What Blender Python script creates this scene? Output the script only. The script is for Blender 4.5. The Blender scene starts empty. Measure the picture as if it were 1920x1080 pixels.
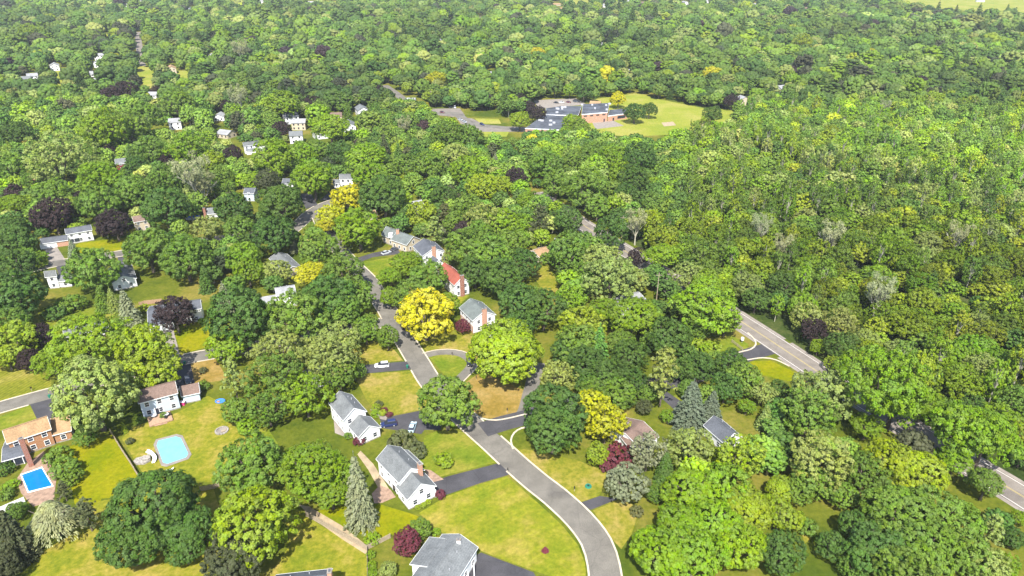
import bpy, bmesh, math, random
import numpy as np
from mathutils import Vector, Matrix
random.seed(11); NR = np.random.default_rng(11)
S = bpy.context.scene; COL = S.collection
# ---------------------------------------------------------------- camera: 120 m above the ground, looking along +Y and down
H = 120.0; F = 1281.0; TH = math.radians(26.5); ST, CT = math.sin(TH), math.cos(TH)
def G(x, y, z=0.0):                      # a pixel of the photograph -> the point of the plane at height z
    u = (x-960)/F; v = (y-540)/F
    t = (H-z)/(ST+v*CT)
    return Vector((t*u, t*(CT-v*ST), z))
def PX(p):
    dx, dy, dz = p[0], p[1], p[2]-H
    zc = dy*CT-dz*ST; vv = -dy*ST-dz*CT
    return 960+F*dx/zc, 540+F*vv/zc, F/zc
cam = bpy.data.cameras.new('camera'); cam.sensor_width = 36; cam.lens = 36*F/1920; cam.clip_start = 1; cam.clip_end = 20000
co = bpy.data.objects.new('camera', cam); COL.objects.link(co); co.location = (0, 0, H)
co.rotation_euler = (math.pi/2-TH, 0, 0); S.camera = co
# ---------------------------------------------------------------- light
EL, AZ = math.radians(53), math.radians(4)
w = bpy.data.worlds.new('World'); S.world = w; w.use_nodes = True
nt = w.node_tree; sky = nt.nodes.new('ShaderNodeTexSky'); sky.sky_type = 'NISHITA'; sky.sun_disc = False
sky.sun_elevation = EL; sky.sun_rotation = math.pi+AZ
bg = nt.nodes['Background']; bg.inputs[1].default_value = 0.135; nt.links.new(sky.outputs[0], bg.inputs[0])
sl = bpy.data.lights.new('sun', 'SUN'); sl.energy = 5.0; sl.angle = math.radians(0.5); sl.color = (1, 0.97, 0.92)
so = bpy.data.objects.new('sun', sl); COL.objects.link(so)
so.rotation_euler = Vector((math.cos(EL)*math.sin(AZ), math.cos(EL)*math.cos(AZ), -math.sin(EL))).to_track_quat('-Z', 'Y').to_euler()
S.view_settings.view_transform = 'Standard'; S.view_settings.look = 'None'; S.view_settings.exposure = 1.0; S.view_settings.gamma = 1
# ---------------------------------------------------------------- tagging
def tag(o, label=None, cat=None, group=None, kind=None):
    if label: o['label'] = label
    if cat: o['category'] = cat
    if group: o['group'] = group
    if kind: o['kind'] = kind
    return o
def empty(name, loc):
    o = bpy.data.objects.new(name, None); COL.objects.link(o); o.location = loc; o.empty_display_size = 0.5; return o
def link(name, me, parent=None):
    o = bpy.data.objects.new(name, me); COL.objects.link(o)
    if parent: o.parent = parent
    return o
class MB:
    """collects boxes, tubes and polygons, and links them as ONE mesh object"""
    def __init__(s): s.v = []; s.f = []; s.m = []; s.mi = 0
    def add(s, vs, fs):
        b = len(s.v); s.v += [tuple(p) for p in vs]; s.f += [tuple(i+b for i in f) for f in fs]; s.m += [s.mi]*len(fs); return s
    def box(s, c, d, ax=(1, 0, 0), ay=None):
        ax = Vector(ax).normalized(); ay = Vector(ay).normalized() if ay else Vector((-ax.y, ax.x, 0)); az = ax.cross(ay)
        c = Vector(c); vs = [c+ax*(i*d[0]/2)+ay*(j*d[1]/2)+az*(k*d[2]/2) for i in (-1, 1) for j in (-1, 1) for k in (-1, 1)]
        return s.add(vs, [(0, 1, 3, 2), (4, 6, 7, 5), (0, 4, 5, 1), (2, 3, 7, 6), (0, 2, 6, 4), (1, 5, 7, 3)])
    def tube(s, p, q, r0, r1, n=6, cap=True):
        p, q = Vector(p), Vector(q); d = (q-p).normalized(); a = d.orthogonal().normalized(); b = d.cross(a)
        vs = [c+(a*math.cos(6.2832*i/n)+b*math.sin(6.2832*i/n))*r for c, r in ((p, r0), (q, r1)) for i in range(n)]
        fs = [(i, (i+1) % n, n+(i+1) % n, n+i) for i in range(n)]
        if cap: fs += [tuple(range(n))[::-1], tuple(range(n, 2*n))]
        return s.add(vs, fs)
    def disc(s, c, r, z, n=20): return s.add([(c[0]+r*math.cos(6.2832*i/n), c[1]+r*math.sin(6.2832*i/n), z) for i in range(n)], [tuple(range(n))])
    def prism(s, pts, z0, z1):
        n = len(pts); area = sum(pts[i][0]*pts[(i+1) % n][1]-pts[(i+1) % n][0]*pts[i][1] for i in range(n))
        if area < 0: pts = pts[::-1]
        return s.add([(p[0], p[1], z0) for p in pts]+[(p[0], p[1], z1) for p in pts],
                     [tuple(range(n))[::-1], tuple(range(n, 2*n))]+[(i, (i+1) % n, n+(i+1) % n, n+i) for i in range(n)])
    def build(s, name, mats, parent=None, smooth=False):
        me = bpy.data.meshes.new(name); o0 = parent.location if parent and parent.parent is None else (Vector((0, 0, 0)) if not parent else parent.parent.location)
        me.from_pydata([(p[0]-o0[0], p[1]-o0[1], p[2]-o0[2]) for p in s.v], [], s.f)
        for m in (mats if isinstance(mats, (list, tuple)) else [mats]): me.materials.append(m)
        if any(s.m): me.polygons.foreach_set('material_index', s.m)
        if smooth: me.polygons.foreach_set('use_smooth', [True]*len(me.polygons))
        me.update(); return link(name, me, parent)
# ---------------------------------------------------------------- materials
def newmat(name):
    m = bpy.data.materials.new(name); m.use_nodes = True; t = m.node_tree; b = t.nodes['Principled BSDF']
    b.inputs['Specular IOR Level'].default_value = 0.25; b.inputs['Roughness'].default_value = 0.85; return m, t, b
def N(t, k, **kw):
    n = t.nodes.new(k)
    for a, v in kw.items():
        if a in n.inputs.keys(): n.inputs[a].default_value = v
        else: setattr(n, a, v)
    return n
def noise_mix(t, stops, scale, detail=4, rough=0.6, coord=None, vec=None):
    """a colour ramp over world-space noise"""
    g = N(t, 'ShaderNodeNewGeometry'); n = N(t, 'ShaderNodeTexNoise'); n.inputs['Scale'].default_value = scale; n.inputs['Detail'].default_value = detail; n.inputs['Roughness'].default_value = rough
    t.links.new(vec or g.outputs['Position'], n.inputs['Vector'])
    r = N(t, 'ShaderNodeValToRGB'); e = r.color_ramp.elements
    while len(e) > 1: e.remove(e[0])
    e[0].position = stops[0][0]; e[0].color = (*stops[0][1], 1)
    for p, c in stops[1:]:
        x = e.new(p); x.color = (*c, 1)
    t.links.new(n.outputs['Fac'], r.inputs[0]); return r.outputs[0]
def mixc(t, a, b, fac, mode='MIX'):
    m = N(t, 'ShaderNodeMix', data_type='RGBA', blend_type=mode)
    for s, x in ((6, a), (7, b)):
        if isinstance(x, tuple): m.inputs[s].default_value = (*x, 1)
        else: t.links.new(x, m.inputs[s])
    if isinstance(fac, float): m.inputs[0].default_value = fac
    else: t.links.new(fac, m.inputs[0])
    return m.outputs[2]
def speckled(name, c, var=0.25, scale=1.5, rough=0.85, fine=12.0):
    m, t, b = newmat(name); lo = tuple(x*(1-var) for x in c); hi = tuple(min(1, x*(1+var)) for x in c)
    a = noise_mix(t, [(0.38, lo), (0.62, hi)], scale, 6, 0.65); f = noise_mix(t, [(0.35, (0.84,)*3), (0.65, (1.14,)*3)], fine, 4)
    t.links.new(mixc(t, a, f, 1.0, 'MULTIPLY'), b.inputs['Base Color']); b.inputs['Roughness'].default_value = rough; return m
def grass(name, c1, c2, c3, big=0.06, stripes=None):
    """turf: large and small patches; stripes = (angle, width) of mowing lanes, a real pattern of the lawn"""
    m, t, b = newmat(name)
    a = noise_mix(t, [(0.36, c1), (0.5, c2), (0.63, c3)], big, 6, 0.66)
    f = noise_mix(t, [(0.36, (0.74, 0.8, 0.7)), (0.64, (1.26, 1.2, 1.3))], 0.8, 6, 0.75)
    c = mixc(t, a, f, 1.0, 'MULTIPLY')
    if stripes:
        for ang, wd, amp in stripes:
            g = N(t, 'ShaderNodeNewGeometry'); mp = N(t, 'ShaderNodeMapping', vector_type='TEXTURE'); mp.inputs['Rotation'].default_value = (0, 0, ang); mp.inputs['Scale'].default_value = (wd*14, wd, 1)
            t.links.new(g.outputs['Position'], mp.inputs[0]); r = noise_mix(t, [(0.3, (1-amp,)*3), (0.7, (1+amp,)*3)], 1.0, 3, 0.6, vec=mp.outputs[0]); c = mixc(t, c, r, 1.0, 'MULTIPLY')
            if amp > 0.11:
                mp.inputs['Scale'].default_value = (1, 1, 1); wv = N(t, 'ShaderNodeTexWave', wave_type='BANDS', bands_direction='Y'); wv.inputs['Scale'].default_value = 0.314/wd; wv.inputs['Distortion'].default_value = 0.6; t.links.new(mp.outputs[0], wv.inputs[0])
                q = N(t, 'ShaderNodeMapRange'); q.inputs[3].default_value = 1-amp; q.inputs[4].default_value = 1+amp; t.links.new(wv.outputs[1], q.inputs[0]); c = mixc(t, c, q.outputs[0], 1.0, 'MULTIPLY')
    t.links.new(c, b.inputs['Base Color']); b.inputs['Roughness'].default_value = 0.95; b.inputs['Specular IOR Level'].default_value = 0.05; return m
def shingle(name, c):
    m, t, b = newmat(name); a = noise_mix(t, [(0.36, tuple(x*0.8 for x in c)), (0.64, tuple(x*1.14 for x in c))], 0.35, 6, 0.7)
    f = noise_mix(t, [(0.38, (0.84,)*3), (0.62, (1.15,)*3)], 3.0, 4)
    g = N(t, 'ShaderNodeNewGeometry'); sp = N(t, 'ShaderNodeSeparateXYZ'); t.links.new(g.outputs['Position'], sp.inputs[0])
    mm = N(t, 'ShaderNodeMath', operation='MULTIPLY'); mm.inputs[1].default_value = 5.0; t.links.new(sp.outputs[2], mm.inputs[0])
    fr = N(t, 'ShaderNodeMath', operation='FRACT'); t.links.new(mm.outputs[0], fr.inputs[0])
    mr = N(t, 'ShaderNodeMapRange'); mr.inputs[3].default_value = 0.9; mr.inputs[4].default_value = 1.06; t.links.new(fr.outputs[0], mr.inputs[0])
    c2 = mixc(t, mixc(t, a, f, 1.0, 'MULTIPLY'), mr.outputs[0], 1.0, 'MULTIPLY'); t.links.new(c2, b.inputs['Base Color']); return m
def siding(name, c):
    m, t, b = newmat(name); g = N(t, 'ShaderNodeNewGeometry'); sp = N(t, 'ShaderNodeSeparateXYZ'); t.links.new(g.outputs['Position'], sp.inputs[0])
    mm = N(t, 'ShaderNodeMath', operation='MULTIPLY'); mm.inputs[1].default_value = 4.0; t.links.new(sp.outputs[2], mm.inputs[0])
    fr = N(t, 'ShaderNodeMath', operation='FRACT'); t.links.new(mm.outputs[0], fr.inputs[0])
    mr = N(t, 'ShaderNodeMapRange'); mr.inputs[1].default_value = 0.0; mr.inputs[2].default_value = 0.15; mr.inputs[3].default_value = 0.86; mr.inputs[4].default_value = 1.0; t.links.new(fr.outputs[0], mr.inputs[0])
    a = noise_mix(t, [(0.3, tuple(x*0.93 for x in c)), (0.7, c)], 0.8, 4)
    t.links.new(mixc(t, a, mr.outputs[0], 1.0, 'MULTIPLY'), b.inputs['Base Color']); b.inputs['Roughness'].default_value = 0.6; return m
def brick(name, c):
    m, t, b = newmat(name); g = N(t, 'ShaderNodeNewGeometry'); sp = N(t, 'ShaderNodeSeparateXYZ'); t.links.new(g.outputs['Position'], sp.inputs[0])
    ad = N(t, 'ShaderNodeMath', operation='ADD'); t.links.new(sp.outputs[0], ad.inputs[0]); t.links.new(sp.outputs[1], ad.inputs[1])
    cb = N(t, 'ShaderNodeCombineXYZ'); t.links.new(ad.outputs[0], cb.inputs[0]); t.links.new(sp.outputs[2], cb.inputs[1])
    br = N(t, 'ShaderNodeTexBrick'); br.inputs['Color1'].default_value = (*c, 1); br.inputs['Color2'].default_value = (c[0]*0.72, c[1]*0.68, c[2]*0.66, 1); br.inputs['Mortar'].default_value = (0.45, 0.4, 0.34, 1); br.inputs['Scale'].default_value = 3.2; br.inputs['Mortar Size'].default_value = 0.015
    t.links.new(cb.outputs[0], br.inputs[0]); t.links.new(br.outputs[0], b.inputs['Base Color']); return m
def plain(name, c, rough=0.5, spec=0.5, metal=0.0, objcol=False):
    m, t, b = newmat(name); b.inputs['Base Color'].default_value = (*c, 1); b.inputs['Roughness'].default_value = rough; b.inputs['Specular IOR Level'].default_value = spec; b.inputs['Metallic'].default_value = metal
    if objcol: t.links.new(N(t, 'ShaderNodeObjectInfo').outputs['Color'], b.inputs['Base Color'])
    return m
def leafmat(name, source, trans=0.3):
    """leaves: colour of the tree (object colour, or the instance's own), with natural variation from clump to clump"""
    m, t, b = newmat(name)
    if source == 'object': col = N(t, 'ShaderNodeObjectInfo').outputs['Color']
    else: col = N(t, 'ShaderNodeAttribute', attribute_type='INSTANCER', attribute_name='tcol').outputs['Color']
    at = N(t, 'ShaderNodeAttribute', attribute_name='tint'); sp = N(t, 'ShaderNodeSeparateColor'); t.links.new(at.outputs['Color'], sp.inputs[0])
    hs = N(t, 'ShaderNodeHueSaturation'); t.links.new(col, hs.inputs['Color'])
    for ch, inp, lo, hi in ((0, 'Hue', 0.483, 0.517), (1, 'Saturation', 0.82, 1.12), (2, 'Value', 0.7, 1.36)):
        r = N(t, 'ShaderNodeMapRange'); r.inputs[3].default_value = lo; r.inputs[4].default_value = hi; t.links.new(sp.outputs[ch], r.inputs[0]); t.links.new(r.outputs[0], hs.inputs[inp])
    t.links.new(hs.outputs[0], b.inputs['Base Color']); b.inputs['Roughness'].default_value = 0.62; b.inputs['Specular IOR Level'].default_value = 0.2
    tr = N(t, 'ShaderNodeBsdfTranslucent'); t.links.new(hs.outputs[0], tr.inputs[0]); mx = N(t, 'ShaderNodeMixShader'); mx.inputs[0].default_value = trans
    o = t.nodes['Material Output']; t.links.new(b.outputs[0], mx.inputs[1]); t.links.new(tr.outputs[0], mx.inputs[2]); t.links.new(mx.outputs[0], o.inputs[0]); return m
def asphalt(name, c):
    m = speckled(name, c, 0.14, 0.22, 0.9, 4.0); t = m.node_tree; b = t.nodes['Principled BSDF']; src = b.inputs['Base Color'].links[0].from_socket
    g = N(t, 'ShaderNodeNewGeometry'); nz = N(t, 'ShaderNodeTexNoise'); nz.inputs['Scale'].default_value = 0.5; t.links.new(g.outputs['Position'], nz.inputs[0]); pv = mixc(t, g.outputs['Position'], nz.outputs['Color'], 0.75, 'ADD')
    vo = N(t, 'ShaderNodeTexVoronoi', feature='DISTANCE_TO_EDGE'); vo.inputs['Scale'].default_value = 0.11; t.links.new(pv, vo.inputs['Vector']); r = N(t, 'ShaderNodeMapRange'); r.inputs[1].default_value = 0.004; r.inputs[2].default_value = 0.016; r.inputs[3].default_value = 0.86; r.inputs[4].default_value = 1.0; t.links.new(vo.outputs['Distance'], r.inputs[0])
    p = noise_mix(t, [(0.6, (1, 1, 1)), (0.66, (0.8, 0.8, 0.82))], 0.09, 2, 0.4); t.links.new(mixc(t, mixc(t, src, r.outputs[0], 1.0, 'MULTIPLY'), p, 1.0, 'MULTIPLY'), b.inputs['Base Color']); return m
LANE = math.atan2(*((G(950, 893)-G(815, 962)).yx))
M = dict(
    ground=grass('turf_ground', (0.05, 0.075, 0.007), (0.1, 0.115, 0.011), (0.17, 0.145, 0.028), 0.035),
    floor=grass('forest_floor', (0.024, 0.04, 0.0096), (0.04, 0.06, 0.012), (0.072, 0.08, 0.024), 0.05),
    g=grass('lawn_green', (0.088, 0.135, 0.009), (0.13, 0.158, 0.013), (0.19, 0.182, 0.026), 0.09, [(LANE, 0.8, 0.09)]),
    b=grass('lawn_bright', (0.12, 0.15, 0.002), (0.165, 0.17, 0.003), (0.2, 0.185, 0.005), 0.08, [(1.0, 0.9, 0.04)]),
    y=grass('lawn_yellow', (0.125, 0.15, 0.01), (0.178, 0.175, 0.015), (0.25, 0.2, 0.04), 0.1, [(0.5, 1.1, 0.05)]),
    d=grass('lawn_dry', (0.13, 0.145, 0.012), (0.19, 0.175, 0.021), (0.25, 0.195, 0.05), 0.1), f=grass('field_grass', (0.16, 0.2, 0.022), (0.215, 0.23, 0.03), (0.27, 0.25, 0.06), 0.03),
    t=grass('lawn_tan', (0.1932, 0.132, 0.0252), (0.2392, 0.1628, 0.0432), (0.2668, 0.1892, 0.0612), 0.12),
    s=grass('lawn_striped', (0.11, 0.125, 0.01), (0.15, 0.152, 0.015), (0.21, 0.185, 0.035), 0.08, [(1.25, 1.2, 0.14), (2.8, 1.2, 0.1)]),
    m=grass('lawn_mown', (0.118, 0.155, 0.009), (0.17, 0.178, 0.013), (0.26, 0.212, 0.04), 0.085, [(LANE, 1.0, 0.11)]),
    road=asphalt('asphalt_road', (0.1512, 0.1372, 0.1128)),
    main=asphalt('asphalt_main_road', (0.1904, 0.165, 0.1375)),
    drive=asphalt('asphalt_drive', (0.062, 0.0589, 0.062)),
    pale=speckled('concrete_drive', (0.2356, 0.2046, 0.1736), 0.15, 0.5), kerb=speckled('kerb_concrete', (0.476, 0.408, 0.306), 0.12, 0.6),
    paver=speckled('patio_pavers', (0.279, 0.186, 0.1302), 0.22, 1.0), dirt=speckled('bare_earth', (0.33, 0.252, 0.156), 0.2, 0.4),
    yellow=plain('road_paint_yellow', (0.42, 0.33, 0.12), 0.8, 0.1), white_paint=plain('road_paint_white', (0.7, 0.66, 0.6), 0.8, 0.1),
    leaf=leafmat('leaves', 'object'), leafi=leafmat('leaves_of_the_wood', 'inst', 0.2), bark=speckled('bark', (0.112, 0.091, 0.07), 0.3, 2.0), palebark=speckled('pale_bark', (0.38, 0.36, 0.27), 0.2, 2.0),
    white=siding('siding_white', (0.8, 0.79, 0.77)), cream=siding('siding_cream', (0.51, 0.435, 0.315)), blue=siding('siding_pale_blue', (0.4675, 0.5355, 0.612)), red=siding('siding_red', (0.2, 0.02, 0.025)), grey=siding('siding_grey', (0.5, 0.5, 0.5)),
    brick=brick('brick_orange', (0.392, 0.168, 0.056)), brickp=brick('brick_pale', (0.5, 0.25, 0.15)), brickr=brick('brick_red', (0.294, 0.098, 0.056)),
    trim=plain('trim_white', (0.8, 0.8, 0.78), 0.5, 0.3), glass=plain('window_glass', (0.03, 0.035, 0.05), 0.08, 0.6), metal=plain('grey_metal', (0.4, 0.4, 0.42), 0.4, 0.5),
    rgrey=shingle('shingles_grey', (0.15, 0.1568, 0.1551)), rdark=shingle('shingles_dark', (0.096, 0.102, 0.114)), rpale=shingle('shingles_pale', (0.27, 0.27, 0.27)), rgreen=shingle('shingles_green_grey', (0.132, 0.1485, 0.1375)),
    rbrown=shingle('shingles_brown', (0.165, 0.112, 0.088)), rorange=shingle('shingles_tan', (0.312, 0.198, 0.102)), rred=shingle('shingles_red', (0.3, 0.085, 0.055)), rfelt=speckled('roofing_felt', (0.07, 0.076, 0.088), 0.35, 0.12),
    paint=plain('car_paint', (1, 1, 1), 0.3, 0.6, 0.0, True), tyre=plain('tyre_rubber', (0.015, 0.015, 0.015), 0.8, 0.2), lamp=plain('lamp_glass', (0.7, 0.68, 0.6), 0.2, 0.6), tail=plain('tail_lamp_red', (0.35, 0.01, 0.01), 0.3, 0.5),
    wood=speckled('weathered_wood', (0.338, 0.273, 0.195), 0.2, 3.0), deck=speckled('deck_boards', (0.3596, 0.2294, 0.1488), 0.15, 2.0), bin=plain('bin_green', (0.02, 0.16, 0.1), 0.5, 0.4), black=plain('black_plastic', (0.02, 0.02, 0.02), 0.5, 0.4),
    bluep=plain('blue_vinyl', (0.05, 0.2, 0.62), 0.5, 0.4), orangep=plain('orange_plastic', (0.7, 0.2, 0.04), 0.5, 0.4), pinkp=plain('pink_plastic', (0.7, 0.05, 0.2), 0.5, 0.4), stone=speckled('field_stone', (0.294, 0.266, 0.231), 0.3, 2.0),
)
def water(name, c):
    m, t, b = newmat(name); a = noise_mix(t, [(0.35, tuple(x*0.93 for x in c)), (0.7, tuple(min(1, x*1.06) for x in c))], 0.5, 3)
    t.links.new(a, b.inputs['Base Color']); b.inputs['Roughness'].default_value = 0.12; b.inputs['Specular IOR Level'].default_value = 0.4
    nz = N(t, 'ShaderNodeTexNoise'); nz.inputs['Scale'].default_value = 2.5; bp = N(t, 'ShaderNodeBump'); bp.inputs['Strength'].default_value = 0.15; t.links.new(nz.outputs[0], bp.inputs['Height']); t.links.new(bp.outputs[0], b.inputs['Normal']); return m
M['wdeep'] = water('pool_water_deep', (0, 0.15, 0.6)); M['wpale'] = water('pool_water_pale', (0.17, 0.5, 0.6))
HAZE = 0.000065
# ================================================================ trees: crowns of leaf sprays on clumps, tapered trunks with limbs
def unit(a): return a/np.maximum(np.linalg.norm(a, axis=-1, keepdims=True), 1e-9)
def spray(pos, nrm, size, tint, long=None, along=None):
    """leaf sprays as small bent diamonds; returns vertices and the tint of each vertex"""
    n = len(pos); r = unit(NR.normal(size=(n, 3)))
    t = unit(np.cross(nrm, r)) if along is None else unit(along); b = unit(np.cross(nrm, t))
    s = size*NR.uniform(0.65, 1.35, (n, 1)); l = s*(1.0 if long is None else long); k = NR.uniform(0.5, 0.85, (n, 1))
    d = nrm*s*NR.uniform(-0.25, 0.1, (n, 1))
    v = np.stack([pos-t*l+d, pos-b*s*k, pos+t*l+d, pos+b*s*k], 1)
    return v.reshape(-1, 3), np.repeat(tint, 4, 0)
def leafmesh(name, V, T, mat):
    n = len(V)//4; me = bpy.data.meshes.new(name); me.vertices.add(n*4); me.vertices.foreach_set('co', V.astype(np.float32).ravel())
    me.loops.add(n*4); me.loops.foreach_set('vertex_index', np.arange(n*4, dtype=np.int32)); me.polygons.add(n)
    me.polygons.foreach_set('loop_start', np.arange(0, n*4, 4, dtype=np.int32)); me.polygons.foreach_set('loop_total', np.full(n, 4, np.int32))
    a = me.attributes.new('tint', 'FLOAT_COLOR', 'POINT'); a.data.foreach_set('color', np.concatenate([T, np.ones((len(T), 1))], 1).astype(np.float32).ravel())
    me.materials.append(mat); me.update(calc_edges=True); return me
def clumps(c, r, n, size, squash=1.0, jit=0.75, up=0.35, inner=0.1, centre=None, keep=0.72, tufts=0, tr=0.085, calm=1.0):
    """n sprays gathered in tufts, the tufts lying over the outsides of clumps with centres c and radii r"""
    global LAST; LAST = (np.array(c), np.array(r), squash)
    tufts = tufts or n//20; per = max(1, n//tufts); N_ = len(c); p = r**2/np.sum(r**2); m = tufts*3; i = NR.choice(N_, m, p=p); d = unit(NR.normal(size=(m, 3)))
    out = unit(c-(centre if centre is not None else c.mean(0))); d = unit(d+out[i]*0.5+np.array([0, 0, 0.2])); sq = np.array([1, 1, squash])
    rad = NR.uniform(0.8, 1.05, (m, 1)); rad = np.where(NR.uniform(size=(m, 1)) < inner, NR.uniform(0.2, 0.75, (m, 1)), rad); pos = c[i]+d*r[i, None]*rad*sq
    q = (pos[:, None, :]-c[None])/(r[None, :, None]*sq); dd = np.linalg.norm(q, axis=2); dd[np.arange(m), i] = 9
    ok = dd.min(1) > keep; pos, d, i = pos[ok][:tufts], d[ok][:tufts], i[ok][:tufts]; T_ = len(pos)
    lt = NR.uniform(0, 1, (N_, 3)); tt = np.clip(lt[i]*0.4+NR.uniform(0, 0.6, (T_, 3)), 0, 1)
    pos = np.repeat(pos, per, 0); d = np.repeat(d, per, 0); tt = np.repeat(tt, per, 0); M_ = len(pos)
    e = unit(NR.normal(size=(M_, 3))+d*0.9+np.array([0, 0, 0.25])); rr = np.repeat(NR.uniform(0.65, 1.3, (T_, 1)), per, 0)*tr
    pos = pos+e*rr*NR.uniform(0.55, 1.05, (M_, 1))*np.array([1, 1, 0.6+0.4*squash]); tint = 0.5+(np.clip(tt*0.75+NR.uniform(0, 0.25, (M_, 3)), 0, 1)-0.5)*calm
    nrm = unit(e*0.7*calm+d*0.6+jit*NR.normal(size=d.shape)*0.45*calm+np.array([0, 0, up]))
    return spray(pos, nrm, size, tint)
def fib(n, zmin):
    i = np.arange(n)+0.5; z = 1-(1-zmin)*i/n; a = 2.39996*i+NR.uniform(0, 6.28); s = np.sqrt(np.maximum(0, 1-z*z)); return np.stack([s*np.cos(a), s*np.sin(a), z], 1)
def lobes(d, amp):
    k = NR.normal(size=(5, 3))*1.7; ph = NR.uniform(0, 6.28, 5); return 1+amp*np.sin(d@k.T+ph).mean(1)*1.6
HT = dict(round=2.0, oak=1.75, locust=1.65, airy=2.0, spruce=3.1, pine=2.5, poplar=3.7, bare=2.5, shrub=1.25, weeping=1.6, cone=3.0)
ZC = dict(round=1.12, oak=0.98, locust=1.08, airy=1.12, spruce=1.25, pine=1.55, poplar=2.3, bare=1.55, shrub=0.6, weeping=0.85, cone=1.3)
def crown(kind, n, size, mat, name='crown', calm=1.0):
    if kind in ('round', 'oak', 'airy', 'shrub'):
        m, zmin, rr, amp, rad, zs = dict(round=(64, -0.55, (0.2, 0.33), 0.14, 0.76, 0.86), oak=(54, -0.5, (0.2, 0.4), 0.32, 0.74, 0.72), airy=(80, -0.6, (0.13, 0.27), 0.3, 0.8, 0.86), shrub=(34, -0.4, (0.22, 0.38), 0.22, 0.72, 0.72))[kind]
        d = unit(fib(m, zmin)+NR.normal(size=(m, 3))*0.13); c = d*(rad*lobes(d, amp)*NR.uniform(0.88, 1.08, m))[:, None]*np.array([1, 1, zs]); r = NR.uniform(*rr, m)
        inn = unit(NR.normal(size=(m//5, 3)))*NR.uniform(0.2, 0.5, (m//5, 1)); c = np.concatenate([c, inn]); r = np.concatenate([r, NR.uniform(0.25, 0.35, m//5)])
        V, T = clumps(c, r, n, size, 0.8 if kind != 'airy' else 0.7, jit=1.0 if kind == 'airy' else 0.75, calm=calm, centre=np.zeros(3), tr=dict(round=0.085, oak=0.08, airy=0.075, shrub=0.12)[kind], tufts=n//(28 if kind != 'shrub' else 22))
        V = V+np.array([0, 0, ZC[kind]])
    elif kind == 'locust':
        m = 85; d = unit(fib(m, -0.25)+NR.normal(size=(m, 3))*0.2); c = d*(0.8*lobes(d, 0.3)*NR.uniform(0.72, 1.1, m))[:, None]*np.array([1, 1, 0.78]); r = NR.uniform(0.16, 0.32, m)
        c2 = unit(NR.normal(size=(20, 3)))*0.42*np.array([1, 1, 0.5]); c = np.concatenate([c, c2]); r = np.concatenate([r, NR.uniform(0.2, 0.35, 20)])
        V, T = clumps(c, r, n, size, 0.5, jit=0.9, up=0.7, inner=0.2, calm=calm, centre=np.zeros(3), tr=0.07, tufts=n//21); V = V+np.array([0, 0, ZC['locust']])
    elif kind == 'poplar':
        m = 60; d = unit(fib(m, -0.8)+NR.normal(size=(m, 3))*0.2); c = d*(0.72*lobes(d, 0.3)*NR.uniform(0.8, 1.15, m))[:, None]*np.array([1, 1, 1.75]); r = NR.uniform(0.2, 0.36, m)
        V, T = clumps(c, r, n, size, 1.25, jit=0.95, calm=calm, centre=np.zeros(3), up=0.2, tr=0.11); V = V+np.array([0, 0, ZC['poplar']])
    elif kind in ('spruce', 'cone'):
        Ht = HT[kind]; P, Nn, A, T = [], [], [], []; lv = 20
        for k in range(lv):
            z = 0.22+(Ht-0.3)*(k/lv)**1.02; L = (1-(z-0.22)/(Ht-0.15))**0.82; nb = max(5, int(15*L**0.6))
            for j in range(nb):
                a = 6.2832*(j+NR.uniform(-0.35, 0.35))/nb+k*1.3; l = L*NR.uniform(0.8, 1.08); cnt = max(6, int(n/(lv*11)*(0.35+L)*1.1))
                t = NR.uniform(0.12, 1, cnt)**0.75; w = l*0.2*(1.15-t)+0.03; u = np.array([math.cos(a), math.sin(a), 0]); sd = np.array([-u[1], u[0], 0])
                p = u*(l*t)[:, None]+sd*(NR.normal(size=cnt)*w*0.75)[:, None]; p[:, 2] = z+0.10*l*t-0.34*l*t**2-np.abs(NR.normal(size=cnt))*0.03
                P.append(p); Nn.append(unit(np.array([0, 0, 1.0])+u*0.5+NR.normal(size=(cnt, 3))*0.45)); A.append(unit(u+sd*NR.normal(size=(cnt, 1))*0.5+np.array([0, 0, -0.35])))
                T.append(np.clip(NR.uniform(0, 1, (1, 3))*0.6+NR.uniform(0, 0.4, (cnt, 3)), 0, 1))
        P.append(np.array([[0, 0, Ht-0.03*i] for i in range(8)])); Nn.append(unit(NR.normal(size=(8, 3)))); A.append(np.tile([0, 0, 1.0], (8, 1))); T.append(NR.uniform(0.3, .7, (8, 3)))
        V, T = spray(np.concatenate(P), np.concatenate(Nn), size, np.concatenate(T), 1.5, np.concatenate(A))
    elif kind == 'pine':
        Ht = HT['pine']; c, r = [], []
        for k in range(34):
            f = (k+NR.uniform(0, 1))/34; z = 0.75+(Ht-0.85)*f; L = (1.05-0.8*f**1.4)*NR.uniform(0.55, 1.05); a = k*2.4+NR.uniform(-.4, .4)
            for t in (0.35, 0.62, 0.9):
                c.append((math.cos(a)*L*t+NR.normal()*0.05, math.sin(a)*L*t+NR.normal()*0.05, z+0.12*L*t)); r.append(NR.uniform(0.1, 0.2)*(1.1-0.3*t))
        V, T = clumps(np.array(c), np.array(r), n, size, 0.5, jit=1.1, up=0.6, inner=0.3, centre=np.array([0, 0, 1.3]), tr=0.07)
    elif kind == 'weeping':
        P, Nn, A, T = [], [], [], []
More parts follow.
